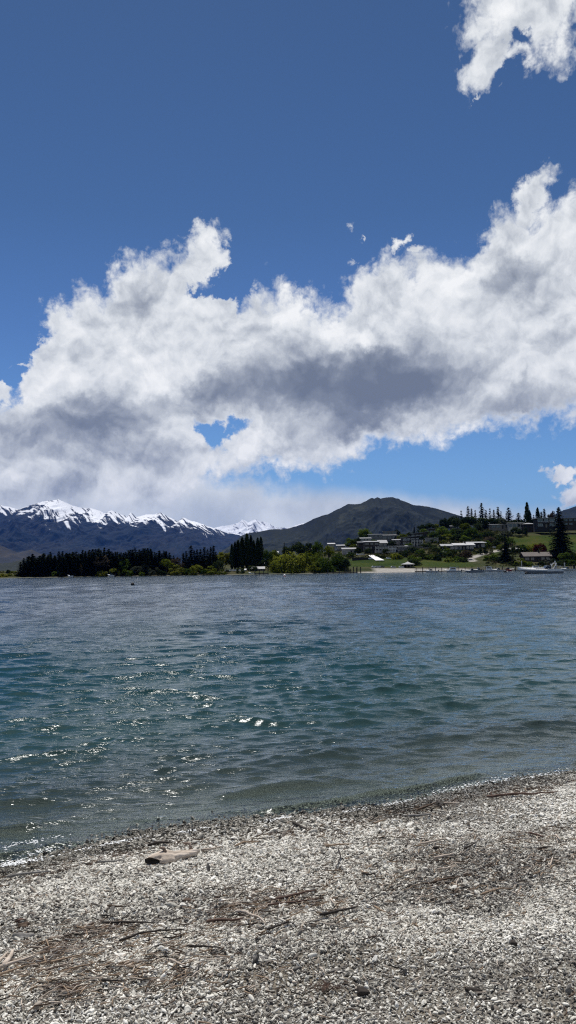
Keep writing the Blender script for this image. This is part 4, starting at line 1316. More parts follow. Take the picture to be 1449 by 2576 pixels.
# scrub that covers the banks between the houses: nobody could count it
def undergrowth():
    g = np.random.default_rng(55)
    C, S = [], []
    regions = [  # u0, u1, y0, y1, clumps
        (930, 1190, 384, 400, 260), (1000, 1240, 400, 470, 520), (1190, 1290, 415, 490, 330), (1225, 1300, 348, 400, 90), (1300, 1460, 345, 360, 60),
        (1080, 1240, 470, 505, 240), (1288, 1420, 393, 408, 60), (880, 1010, 455, 520, 240), (690, 900, 400, 480, 160), (-40, 660, 345, 380, 160), (850, 950, 384, 400, 30)]
    for u0, u1, y0, y1, n in regions:
        for k in range(n):
            y = g.uniform(y0, y1)
            x = at_depth(g.uniform(u0, u1), 1400, y).x
            r = g.uniform(.5, 1.5)
            m = int(26 * r)
            d = g.normal(size=(m, 3))
            d /= np.linalg.norm(d, axis=1, keepdims=True)
            d[:, 2] = np.abs(d[:, 2]) * .8
            C.append(np.array([x, y, lz(x, y) - .1]) + d * r * g.uniform(.5, 1.05, (m, 1)))
            S.append(g.uniform(.18, .40, m))
    C, S = np.concatenate(C), np.concatenate(S)
    me = cards('undergrowth', C, S, g.normal(size=C.shape) + np.array([0, 0, .5]), None, g)
    m, t = material('scrub_leaves')
    pos = t.n('ShaderNodeNewGeometry').outputs['Position']
    n1 = t.noise(pos, .22, 3.0, .6).outputs['Fac']
    n2 = t.noise(pos, 1.4, 3.0, .6).outputs['Fac']
    f = t.m('ADD', t.m('MULTIPLY', n1, .65), t.m('MULTIPLY', n2, .35))
    c = t.ramp(f, [(.3, (.010, .016, .008)), (.42, (.024, .034, .012)), (.5, (.05, .058, .018)), (.57, (.060, .048, .026)), (.64, (.020, .030, .012)), (.75, (.075, .075, .040))])
    d = t.n('ShaderNodeBsdfDiffuse', {'Color': c})
    tl = t.n('ShaderNodeBsdfTranslucent', {'Color': c})
    t.n('ShaderNodeOutputMaterial', {0: t.n('ShaderNodeMixShader', {0: .25, 1: d.outputs[0], 2: tl.outputs[0]}).outputs[0]})
    me.materials.append(m)
    tag(link(bpy.data.objects.new('undergrowth', me)), kind='stuff')
undergrowth()
# ------------------------------------------------------------------ houses of the town
WALL = {
    'brown': plain('dark_timber_wall', (.045, .036, .030), .85), 'cream': plain('cream_wall', (.42, .39, .34), .85), 'tan': plain('tan_wall', (.20, .175, .14), .85),
    'grey': plain('grey_wall', (.17, .17, .17), .85), 'white': plain('white_wall', (.66, .64, .60), .8), 'pink': plain('pale_pink_wall', (.40, .34, .32), .85),
    'dark': plain('dark_wall', (.024, .024, .026), .85), 'stone': plain('stone_wall', (.17, .155, .135), .95, .45),  # dark: shade of the backlit house fronts is put into its colour
}
ROOF = {
    'light': plain('light_metal_roof', (.27, .275, .28), .5, .12), 'white': plain('white_metal_roof', (.44, .44, .44), .5, .08), 'grey': plain('grey_metal_roof', (.22, .225, .235), .55, .15),
    'brown': plain('brown_tile_roof', (.125, .108, .100), .8, .2), 'dark': plain('dark_roof', (.05, .05, .055), .7, .2),
}
m, t = material('window_glass')
bs = t.n('ShaderNodeBsdfPrincipled', {'Base Color': (.018, .024, .032, 1), 'Roughness': .06})
bs.inputs['Specular IOR Level'].default_value = .7
t.n('ShaderNodeOutputMaterial', {0: bs.outputs[0]})
GLASS = m
FRAME_W = plain('white_frame', (.62, .62, .60), .6, .08)
FRAME_D = plain('dark_frame', (.04, .04, .042), .6, .1)
DECK = plain('weathered_timber', (.20, .175, .145), .9, .3)


def metres(units, y):
    return units / 1288 * HALF_V * y


def window(parent, x0, x1, z0, z1, yf, frame=FRAME_W, rails=1):
    fr = MB()
    b = .10
    fr.box(x0, x1, yf - .07, yf + .03, z0, z0 + b)
    fr.box(x0, x1, yf - .07, yf + .03, z1 - b, z1)
    fr.box(x0, x0 + b, yf - .07, yf + .03, z0 + b, z1 - b)
    fr.box(x1 - b, x1, yf - .07, yf + .03, z0 + b, z1 - b)
    n = rails if rails else max(0, int((x1 - x0) / 1.3))
    for k in range(1, n + 1):
        xm = x0 + (x1 - x0) * k / (n + 1)
        fr.box(xm - .035, xm + .035, yf - .06, yf + .03, z0 + b, z1 - b)
    f = fr.build('window', frame, parent)
    p = MB()
    p.box(x0 + b * .5, x1 - b * .5, yf - .03, yf - .005, z0 + b * .5, z1 - b * .5)
    p.build('pane', GLASS, f)
    return f


def house(name, label, u0, u1, v_eave, v_base, y, depth=6.0, roof='flat', rise=0.0, wall='brown', rcol='light', wins=3, storeys=1, frame='w', over=.45,
          chimney=False, balcony=False, door=True, cat='house', yaw=0.0, columns=0, group='houses on the far shore', ridge_left=None):
    """a house whose front shows between u0 and u1, eaves at v_eave, foot of the wall at v_base"""
    if group == 'houses on the far shore':
        y = ground_hit((u0 + u1) / 2, v_base, y)
    a, b = at_depth(u0, v_base, y), at_depth(u1, v_base, y)
    zt = at_depth((u0 + u1) / 2, v_eave, y).z
    zb = at_depth((u0 + u1) / 2, v_base, y).z
    cx = (a.x + b.x) / 2
    W_ = (b.x - a.x)
    hw = W_ / 2
    o = link(bpy.data.objects.new(name, None))
    o.empty_display_size = .5
    o.location = (cx, y + depth / 2, zb)
    o.rotation_euler = (0, 0, R(yaw))
    tag(o, label, cat, group)
    H = zt - zb
    hd = depth / 2
    wl = MB()
    if roof == 'gable_front':
        wl.prism([(-hw, -2.5), (hw, -2.5), (hw, H), (0, H + rise * .93), (-hw, H)], -hd, hd)
    elif roof == 'gable':
        wl.prism_x([(-hd, -2.5), (hd, -2.5), (hd, H), (0, H + rise * .93), (-hd, H)], -hw, hw)
    elif roof == 'mono':
        wl.prism([(-hw, -2.5), (hw, -2.5), (hw, H + rise * .98), (-hw, H)], -hd, hd)
    else:
        wl.box(-hw, hw, -hd, hd, -2.5, H)
    wl.build('wall', WALL[wall], o)
    rf = MB()
    th = .22
    ov = over
    if roof == 'flat':
        rf.box(-hw - ov, hw + ov, -hd - ov, hd + ov, H + .003, H + .003 + th * 1.3)
    elif roof == 'mono':
        rf.prism([(-hw - ov, H + .01), (hw + ov, H + rise + .03), (hw + ov, H + rise + th), (-hw - ov, H + th)], -hd - ov, hd + ov)
    elif roof == 'back':                       # slopes up and away from the lake: its top shows
        rf.prism_x([(-hd - ov, H + .01), (hd + ov, H + rise), (hd + ov, H + rise + th), (-hd - ov, H + th)], -hw - ov, hw + ov)
    elif roof == 'gable':
        rf.prism_x([(-hd - ov, H - .05), (0, H + rise), (hd + ov, H - .05), (hd + ov, H - .05 + th), (0, H + rise + th * 1.2), (-hd - ov, H - .05 + th)], -hw - ov, hw + ov)
    elif roof == 'gable_front':
        rf.prism([(-hw - ov, H - .05), (0, H + rise), (hw + ov, H - .05), (hw + ov, H - .05 + th), (0, H + rise + th * 1.2), (-hw - ov, H - .05 + th)], -hd - ov, hd + ov)
    elif roof == 'hip':
        k = min(hd, hw) * .95
        e = H - .03
        rf.add([(-hw - ov, -hd - ov, e), (hw + ov, -hd - ov, e), (hw + ov, hd + ov, e), (-hw - ov, hd + ov, e), (-hw + k, 0, H + rise), (hw - k, 0, H + rise)],
               [(3, 2, 1, 0), (0, 1, 5, 4), (1, 2, 5), (2, 3, 4, 5), (3, 0, 4)])
    r = rf.build('roof', ROOF[rcol], o)
    if chimney:
        c = MB()
        c.box(hw * .25 - .35, hw * .25 + .35, -.5, .3, H + .1, H + rise + 1.0)
        c.box(hw * .25 - .42, hw * .25 + .42, -.57, .37, H + rise + 1.0, H + rise + 1.14)
        c.build('chimney', WALL['dark'], r)
    fm = FRAME_W if frame == 'w' else FRAME_D
    sh = H / storeys
    for s in range(storeys):
        z0 = sh * s + sh * .28
        z1 = sh * s + sh * .86
        step = W_ / max(wins, 1)
        for k in range(wins):
            xc = -hw + step * (k + .5)
            ww = step * (.42 if k % 2 == 0 else .34)
            if s == 0 and door and k == wins // 2 and wins > 1:
                d = MB()
                d.box(xc - .45, xc + .45, -hd - .05, -hd + .02, 0, min(2.05, sh * .85))
                dd = d.build('door', WALL['dark' if wall != 'dark' else 'tan'], o)
                hb = MB()
                hb.box(xc + .28, xc + .36, -hd - .10, -hd - .052, 1.0, 1.08)
                hb.build('handle', FRAME_W, dd)
                continue
            window(o, xc - ww, xc + ww, z0, z1, -hd, fm)
        if balcony and s > 0:
            bl = MB()
            bl.box(-hw + .1, hw - .1, -hd - 1.2, -hd - .003, sh * s - .12, sh * s + .05)
            bb = bl.build('balcony', DECK, o)
            rl = MB()
            rl.box(-hw + .1, hw - .1, -hd - 1.2, -hd - 1.14, sh * s + .85, sh * s + .92)
            n = max(3, int(W_ / 1.0))
            for k in range(n + 1):
                xx = -hw + .14 + (W_ - .34) * k / n
                rl.box(xx, xx + .05, -hd - 1.19, -hd - 1.15, sh * s + .05, sh * s + .85)
            rl.build('railing', fm, bb)
    for k in range(columns):
        c = MB()
        xx = -hw + .2 + (W_ - .4) * k / max(columns - 1, 1)
        c.box(xx - .22, xx + .22, -hd - .5, -hd - .06, -2.0, H - .01)
        c.build('column', WALL['cream'], o)
    return o

# apartment blocks and houses left of the middle of the hillside
house('house', 'low white-roofed house above the waterside willows', 848, 868, 1373, 1385, 440, 5, 'back', .6, 'grey', 'white', 2)
house('house', 'long grey house with pale roof beside the willows', 862, 897, 1382, 1394, 420, 6, 'back', .9, 'pink', 'light', 4)
house('house', 'flat-roofed house behind the long grey house', 872, 898, 1373, 1382, 446, 5, 'back', .6, 'grey', 'grey', 3)
house('house', 'white gabled cottage deep among the trees above the willows', 771, 786, 1384, 1391, 452, 4, 'back', .8, 'grey', 'white', 1, door=False)
house('house', 'pale house between the dark trees and the bright round tree', 826, 842, 1369, 1378, 462, 5, 'back', .7, 'tan', 'white', 2, door=False)
house('house', 'small white house glimpsed left of the broad willows', 686, 699, 1391, 1398, 415, 4, 'gable', .7, 'white', 'light', 2, door=False)
house('apartment_block', 'dark apartment block with a light flat roof, left end of the terraces', 918, 954, 1364, 1393, 424, 7, 'back', .7, 'brown', 'light', 3, 3, 'd', cat='apartment block')
house('apartment_block', 'narrow dark block with pale corner at the far left of the terraces', 902, 915, 1365, 1389, 428, 6, 'back', .5, 'brown', 'light', 2, 3, 'd', cat='apartment block', door=False)
house('apartment_block', 'block with a steep grey roof lying back from the lake', 953, 974, 1367, 1376, 428, 5, 'back', 1.9, 'dark', 'grey', 2, 1, 'w', cat='apartment block', door=False)
house('terrace_house', 'cream-columned terrace below the steep grey roof', 944, 978, 1374, 1393, 416, 5, 'flat', 0, 'dark', 'dark', 4, 2, 'w', cat='terrace', columns=5, over=.2)
house('terrace_house', 'white terraced houses with dark windows in the middle of the hillside', 979, 1017, 1373, 1389, 420, 6, 'flat', 0, 'white', 'dark', 5, 2, 'd', cat='terrace', over=.25)
house('apartment_block', 'pink-walled block with a light roof above the white terrace', 990, 1020, 1359, 1372, 436, 6, 'back', .6, 'pink', 'light', 3, 2, 'd', cat='apartment block', door=False)
house('house', 'dark house with thin pale roof on the second hillside step', 929, 963, 1345, 1362, 462, 6, 'back', .4, 'grey', 'light', 3, 2, 'd', door=False)
house('house', 'tan flat-topped box house, highest of the left group', 966, 998, 1337, 1347, 498, 6, 'flat', 0, 'tan', 'grey', 3, 1, 'd', door=False)
house('house', 'grey house right below the tan box house', 962, 998, 1347, 1360, 474, 6, 'back', .5, 'grey', 'light', 3, 1, 'd', door=False)
house('house', 'house with a long slanting light roof, lowest of the stepped three', 1013, 1055, 1353, 1372, 444, 7, 'mono', 1.1, 'dark', 'light', 4, 2, 'w', balcony=True)
house('house', 'cream-pillared house under the slanting roofs', 1035, 1064, 1358, 1374, 432, 6, 'flat', 0, 'dark', 'dark', 3, 2, 'w', columns=5, over=.2, door=False)
house('house', 'house with a slanting light roof, middle of the stepped three', 1034, 1076, 1343, 1354, 472, 7, 'mono', 1.2, 'brown', 'light', 4, 1, 'd', door=False)
house('house', 'house with a slanting light roof, highest of the stepped three', 1061, 1099, 1333, 1343, 500, 7, 'mono', 1.1, 'brown', 'light', 4, 1, 'd', door=False)
house('house', 'cream house with dark windows right of the pillared house', 1074, 1103, 1354, 1366, 450, 6, 'flat', 0, 'cream', 'grey', 3, 1, 'd', over=.25)
house('house', 'small house with a light slanting roof between the steep grey roof and the pink-walled block', 974, 992, 1362, 1371, 440, 5, 'mono', .5, 'dark', 'light', 2, 1, 'w', door=False)
house('house', 'narrow house with a thin white roof behind the pink-walled block', 1006, 1030, 1349, 1357, 458, 5, 'back', .4, 'brown', 'light', 2, 1, 'w', door=False)
house('house', 'dark house with a pale roof above the dark apartment block', 908, 934, 1355, 1364, 448, 5, 'back', .6, 'dark', 'light', 3, 1, 'w', door=False)
house('house', 'cream house tucked under the middle slanting roof', 1020, 1038, 1374, 1383, 426, 5, 'flat', 0, 'cream', 'light', 2, 1, 'd', door=False)
house('house', 'grey house right of the white terrace', 1000, 1026, 1375, 1389, 414, 5, 'back', .5, 'grey', 'light', 3, 2, 'd', door=False)
# the bungalow group
house('bungalow', 'bungalow with a broad light gable, left wing of the long low group', 1112, 1143, 1374, 1385, 412, 6, 'gable', 1.0, 'brown', 'light', 3, 1, 'w', over=.7, cat='bungalow')
house('bungalow', 'long light-roofed bungalow in the middle of the low group', 1143, 1192, 1372, 1385, 416, 7, 'gable', 1.1, 'dark', 'white', 5, 1, 'w', over=.7, cat='bungalow', chimney=True)
house('bungalow', 'light-roofed bungalow, right and highest of the low group', 1176, 1221, 1366, 1380, 430, 7, 'back', .7, 'dark', 'white', 4, 1, 'w', over=.8, cat='bungalow')
house('house', 'small white-roofed house half hidden by the large green tree', 1136, 1157, 1324, 1331, 515, 5, 'back', .5, 'brown', 'white', 2, 1, 'w', door=False)
house('house', 'white-roofed house on the crest left of the long bungalow', 1184, 1213, 1322, 1330, 512, 6, 'mono', .6, 'dark', 'white', 3, 1, 'w', door=False)
house('bungalow', 'long cream bungalow with a grey roof on the crest, left part', 1236, 1282, 1320, 1330, 494, 6, 'back', .5, 'tan', 'grey', 4, 1, 'd', cat='bungalow')
house('bungalow', 'cream bungalow with three dark windows on the crest, right part', 1280, 1319, 1316, 1329, 490, 7, 'back', .5, 'cream', 'grey', 4, 1, 'd', cat='bungalow', door=False)
house('house', 'low house with a bowed pale roof beside the cream bungalow', 1318, 1346, 1318, 1328, 485, 6, 'hip', .8, 'brown', 'light', 3, 1, 'd', over=.7)
house('modern_house', 'two-storey modern house with a white roof edge and wide dark windows', 1352, 1397, 1304, 1327, 470, 8, 'flat', 0, 'dark', 'white', 3, 2, 'w', over=.8, balcony=True)
house('modern_house', 'flat-roofed house right of the giant conifer', 1416, 1470, 1304, 1323, 472, 8, 'flat', 0, 'brown', 'light', 4, 2, 'd', over=.7)
house('house', 'brown-tiled house low on the lawn left of the giant conifer', 1320, 1386, 1400, 1413, 360, 7, 'gable', 1.9, 'brown', 'brown', 5, 1, 'd', over=.6, chimney=True)
house('shed', 'small grey-roofed outbuilding right of the spruce', 1286, 1302, 1383, 1390, 388, 4, 'gable', .8, 'tan', 'grey', 1, 1, 'd', cat='shed', door=False)
house('shed', 'pale-roofed outbuilding behind the brown-tiled house', 1304, 1316, 1384, 1390, 386, 4, 'gable', .7, 'tan', 'light', 1, 1, 'd', cat='shed', door=False)

# retaining walls
def wall_run(name, label, u0, u1, v_top, v_base, y, mat, cat='wall'):
    y = ground_hit((u0 + u1) / 2, v_base, y)
    a, b = at_depth(u0, v_base, y), at_depth(u1, v_base, y)
    zt = at_depth((u0 + u1) / 2, v_top, y).z
    zb = at_depth((u0 + u1) / 2, v_base, y).z
    mb = MB()
    mb.box(a.x, b.x, -.25, .25, zb - 2.0, zt)
    mb.box(a.x - .1, b.x + .1, -.32, .32, zt + .002, zt + .14)
    o = mb.build(name, mat)
    o.location = (0, y, 0)
    tag(o, label, cat, 'walls on the hillside')
wall_run('retaining_wall', 'long pale retaining wall below the pillared house', 1022, 1064, 1375, 1380, 428, WALL['stone'])
wall_run('retaining_wall', 'short pale retaining wall right of the long one', 1066, 1082, 1377, 1381, 426, WALL['stone'])
wall_run('retaining_wall', 'dark retaining wall behind the lawn, left of the white ramp roof', 886, 928, 1403, 1409, 386, WALL['dark'])

# white canopy roof that slopes down to the lawn
o = link(bpy.data.objects.new('canopy', None))
ya, yb = ground_hit(945, 1412, 384), ground_hit(932, 1401, 396)
p0 = at_depth(944, 1404, (ya + yb) / 2)
o.location = p0
tag(o, 'bright white sloping canopy at the top of the lawn', 'canopy')
mb = MB()
def _pt(u, v, y): return at_depth(u, v, y) - o.location
q = [_pt(926, 1396.5, yb), _pt(939, 1396, yb), _pt(967, 1409, ya), _pt(945, 1409.5, ya)]
mb.add([tuple(p) for p in q] + [tuple(p - Vector((0, 0, .18))) for p in q], [(3, 2, 1, 0), (4, 5, 6, 7), (0, 1, 5, 4), (1, 2, 6, 5), (2, 3, 7, 6), (3, 0, 4, 7)])
mb.build('roof', plain('white_canvas_roof', (.75, .75, .74), .7, .05), o)
for p in q:
    mb = MB()
    mb.tube([p - Vector((0, 0, .2)), p - Vector((0, 0, 2.4))], .08, 6)
    mb.build('post', FRAME_D, o)

# lakeside shelter with a pyramid roof
o = link(bpy.data.objects.new('shelter', None))
ys_ = ground_hit(1028, 1428.5, 342)
a, b = at_depth(1015, 1429, ys_), at_depth(1041, 1429, ys_)
zb, ze, za = a.z, at_depth(1028, 1419.5, ys_).z, at_depth(1028, 1412.5, ys_).z
o.location = ((a.x + b.x) / 2, ys_ + 2.5, zb)
tag(o, 'lakeside shelter with a pale pyramid roof and dark open sides', 'shelter')
hw = (b.x - a.x) / 2
H, Ht = ze - zb, za - zb
mb = MB()
ov = .55
rim = [(-hw - ov, -2.6 - ov), (hw + ov, -2.6 - ov), (hw + ov, 2.6 + ov), (-hw - ov, 2.6 + ov)]
mid = [(x * .34, y_ * .34) for x, y_ in rim]
mb.add([(x, y_, H) for x, y_ in rim] + [(x, y_, H + (Ht - H) * .55) for x, y_ in mid] + [(0, 0, Ht)],
       [(3, 2, 1, 0)] + [(i, (i + 1) % 4, (i + 1) % 4 + 4, i + 4) for i in range(4)] + [(i + 4, (i + 1) % 4 + 4, 8) for i in range(4)])
mb.build('roof', ROOF['light'], o)
for sx in (-1, -.34, .34, 1):
    for sy in (-1, 1):
        mb = MB()
        mb.box(sx * (hw - .15) - .13, sx * (hw - .15) + .13, sy * 2.4 - .13, sy * 2.4 + .13, -1.2, H - .002)
        mb.build('post', WALL['stone'], o)
mb = MB()
mb.box(-hw + .3, hw - .3, 2.0, 2.2, -1, H - .01)
mb.box(-hw + .3, -hw + .5, -1.9, 1.998, -1, H * .75)
mb.build('back_wall', WALL['dark'], o)
mb = MB()
mb.box(-hw + .8, hw - .8, .9, 1.4, .0, .45)
mb.build('bench', DECK, o)
# ------------------------------------------------------------------ boats, pontoons, buoys, cars
GEL = plain('white_gelcoat', (.74, .74, .73), .25, .06, 1.0, .5)
GREY_HULL = plain('grey_blue_hull', (.33, .36, .41), .3, .1, 1.0, .5)
NAVY = plain('navy_canvas', (.018, .024, .045), .8)
CREAM_C = plain('pale_canvas', (.55, .53, .48), .85)
RED = plain('red_paint', (.42, .035, .025), .45)
BLACK = plain('black_rubber', (.015, .015, .016), .6)
STEEL = plain('steel_tube', (.45, .46, .47), .3, .1, 1.0, .5, .9)
VINYL = plain('grey_vinyl', (.33, .32, .31), .7)


def hull_mesh(L, B, free, bow_rise=.25, draft=.35, n=18, transom=.92, flare=.28):
    """open-topped hull, bow at -x, sheer line above z=0"""
    vs, fs = [], []
    secs = []
    for i in range(n + 1):
        t = i / n                                   # 0 bow, 1 stern
        x = -L / 2 + L * t
        w_ = B / 2 * min(1.0, (math.sin(min(1, t / .62) * math.pi / 2)) ** .72) * (1 - (1 - transom) * max(0, (t - .6) / .4))
        w_ = max(w_, .02)
        sheer = free * (1 + bow_rise * (1 - t) ** 2)
        keel = -draft * min(1, t / .28) ** .8 + (1 - min(1, t / .22)) ** 1.6 * sheer * .92
        rake = L * .055 * (1 - t) ** 3
        chine_w = w_ * (1 - flare * (1 - .5 * t))
        chine_z = keel + (sheer - keel) * .42
        sec = [(x + rake * 2.2, 0, keel), (x + rake * 1.2, chine_w, chine_z), (x, w_, sheer), (x, -w_, sheer), (x + rake * 1.2, -chine_w, chine_z)]
        secs.append(sec)
    for s in secs:
        vs += s
    for i in range(n):
        a, b = i * 5, (i + 1) * 5
        for p, q in ((0, 1), (1, 2), (3, 4), (4, 0)):
            fs.append((a + p, a + q, b + q, b + p))
    e = n * 5
    fs.append((e, e + 1, e + 2, e + 3, e + 4))
    return vs, fs, secs


def deck_from(secs, i0, i1, lift, inset=.03):
    vs, fs = [], []
    for s in secs[i0:i1 + 1]:
        x, w_, z = s[2]
        w_ = max(w_ - inset, .01)
        vs += [(x, w_, z + .002), (x, w_ * .55, z + lift * .8), (x, 0, z + lift), (x, -w_ * .55, z + lift * .8), (x, -w_, z + .002)]
    for i in range(i1 - i0):
        for k in range(4):
            a = i * 5 + k
            fs.append((a, a + 5, a + 6, a + 1))
    return vs, fs


def boat_root(label, u, y, z=0.0, yaw=0.0, name='motor_boat', cat='boat', group='boats moored along the far shore'):
    p = on_plane(u, 1445)
    o = link(bpy.data.objects.new(name, None))
    o.location = (at_depth(u, 1436, y).x, y, z)
    o.rotation_euler = (0, 0, R(yaw))
    tag(o, label, cat, group)
    return o

# the large white cruiser on the right
def cruiser():
    y = 204.0
    L = metres(1413 - 1301, y)
    o = boat_root('long white cabin cruiser with a grey hull and dark canopy, moored alone at the right', 1357.5, y, 0, 3.0, 'cabin_cruiser')
    k = L / 12.0
    vs, fs, secs = hull_mesh(L, 3.3, .92 * k, .42, .4, 24, .94)
    mb = MB(); mb.add(vs, fs)
    h = mb.build('hull', GREY_HULL, o, True)
    # white sheer band above the grey topsides
    mb = MB()
    pv = []
    for s in secs:
        x, w_, z = s[2]
        pv += [(x, w_ + .02, z - .26), (x, w_ + .03, z + .02), (x, -w_ - .03, z + .02), (x, -w_ - .02, z - .26)]
    n = len(secs)
    mb.add(pv, [(i * 4, i * 4 + 4, i * 4 + 5, i * 4 + 1) for i in range(n - 1)] + [(i * 4 + 2, i * 4 + 6, i * 4 + 7, i * 4 + 3) for i in range(n - 1)])
    mb.build('rubbing_strake', GEL, h)
    vs, fs = deck_from(secs, 0, 15, .55 * k)
    mb = MB(); mb.add(vs, fs)
    d = mb.build('foredeck', GEL, o, True)
    mb = MB()                                             # dark side window of the cabin
    for sy in (-1, 1):
        a, b = secs[9][2], secs[15][2]
        mb.add([(a[0], sy * a[1] * .80, a[2] + .22 * k), (b[0], sy * b[1] * .86, b[2] + .14 * k), (b[0], sy * b[1] * .74, b[2] + .40 * k), (a[0], sy * a[1] * .70, a[2] + .34 * k)], [(0, 1, 2, 3)])
    mb.build('cabin_window', GLASS, d)
    # cockpit sides and seats
    mb = MB()
    xs, zs = secs[15][2][0], secs[15][2][2]
    xe, w_e = secs[23][2][0], secs[20][2][1]
    for sy in (-1, 1):
        mb.box(xs, xe, sy * (w_e - .13) - .12, sy * (w_e - .13) + .12, zs - .4, zs + .24 * k)
    mb.box(xe - .25, xe, -w_e + .26, w_e - .26, zs - .4, zs + .16 * k)
    mb.box(xs, xe - .26, -w_e + .26, w_e - .26, zs - .5, zs - .35)
    mb.build('cockpit', GEL, o)
    for sx in (.25, .62):
        mb = MB()
        x0 = xs + (xe - xs) * sx
        for sy in (-.6, .6):
            mb.box(x0, x0 + .55, sy - .35, sy + .35, zs - .349, zs + .1)
            mb.box(x0 + .44, x0 + .55, sy - .35, sy + .35, zs + .101, zs + .62)
        mb.build('seat', VINYL, o)
    # windscreen
    mb = MB()
    x0 = secs[14][2][0]
    z0 = secs[14][2][2] + .38 * k
    w0 = secs[14][2][1] * .8
    top = [(x0 + .75 * k, -w0 * .72, z0 + .72 * k), (x0 + .75 * k, w0 * .72, z0 + .72 * k)]
    mb.add([(x0, -w0 * .6, z0), (x0, w0 * .6, z0), top[1], top[0]], [(0, 1, 2, 3)])
    for sy in (-1, 1):
        mb.add([(x0, sy * w0 * .6, z0), (x0 + 1.7 * k, sy * w0 * .98, z0 - .12), (x0 + 1.7 * k, sy * w0 * .84, z0 + .62 * k), (x0 + .75 * k, sy * w0 * .72, z0 + .72 * k)], [(0, 1, 2, 3)])
    ws = mb.build('windscreen', GLASS, o)
    mb = MB()
    ring = [(x0 + 1.7 * k, -w0 * .98, z0 - .12), (x0 + 1.7 * k, -w0 * .84, z0 + .62 * k), top[0], top[1], (x0 + 1.7 * k, w0 * .84, z0 + .62 * k), (x0 + 1.7 * k, w0 * .98, z0 - .12)]
    mb.tube(ring, .04, 5)
    mb.tube([(x0, -w0 * .6, z0), top[0]], .035, 5)
    mb.tube([(x0, w0 * .6, z0), top[1]], .035, 5)
    mb.build('frame', STEEL, ws)
    # raked arch with lamps
    mb = MB()
    xa = x0 + 2.3 * k
    for sy in (-1, 1):
        mb.tube([(xa - .2, sy * 1.42, zs + .2), (xa + .5 * k, sy * 1.30, zs + 1.05 * k), (xa + .95 * k, sy * 1.1, zs + 1.75 * k)], [.13, .11, .08], 6)
    mb.tube([(xa + .95 * k, -1.1, zs + 1.75 * k), (xa + .95 * k, 1.1, zs + 1.75 * k)], .09, 6)
    ar = mb.build('radar_arch', GEL, o)
    mb = MB()
    mb.tube([(xa + .95 * k, 0, zs + 1.8 * k), (xa + 1.02 * k, 0, zs + 2.1 * k)], .05, 5)
    mb.tube([(xa + 1.02 * k, 0, zs + 2.1 * k), (xa + 1.02 * k, 0, zs + 2.36 * k)], [.2, .14], 8)
    mb.build('mast_lamp', GEL, ar)
    mb = MB()
    mb.tube([(xa + .3 * k, 1.0, zs + 1.35 * k), (xa + .25 * k, 1.0, zs + 1.62 * k)], [.17, .12], 8)
    mb.build('search_lamp', GEL, ar)
    # folded canopy on its bows
    mb = MB()
    for dx in (1.4, 2.4, 3.2):
        h_ = 1.5 - .18 * dx
        mb.tube([(x0 + (1.6 + dx) * k, -1.4, zs + .22), (x0 + (1.75 + dx) * k, -1.3, zs + h_ * k), (x0 + (1.75 + dx) * k, 1.3, zs + h_ * k), (x0 + (1.6 + dx) * k, 1.4, zs + .22)], .035, 5)
    cf = mb.build('canopy_frame', STEEL, o)
    mb = MB()
    q = [(3.15, 1.27), (4.15, 1.09), (4.95, .95)]
    for (a, ha), (b, hb) in zip(q[:-1], q[1:]):
        mb.add([(x0 + a * k, -1.34, zs + ha * k + .03), (x0 + b * k, -1.34, zs + hb * k + .03), (x0 + b * k, 1.34, zs + hb * k + .03), (x0 + a * k, 1.34, zs + ha * k + .03)], [(0, 1, 2, 3)])
    mb.build('canopy', NAVY, cf)
    mb = MB()                                             # bow rail
    for sy in (-1, 1):
        pts = [(s[2][0] + .15, sy * max(s[2][1] - .1, .03), s[2][2] + .5) for s in secs[0:12:2]]
        mb.tube(pts, .025, 5)
        for p in pts:
            mb.tube([(p[0], p[1], p[2] - .5), p], .02, 4)
    mb.build('bow_rail', STEEL, o)
    mb = MB()
    mb.box(L / 2 + .002, L / 2 + .75, -1.3, 1.3, .12, .24)
    mb.build('swim_platform', GEL, o)
    mb = MB()
    mb.box(L / 2 + .1, L / 2 + .6, -.3, .3, -.5, .118)
    mb.build('stern_drive', BLACK, o)
cruiser()

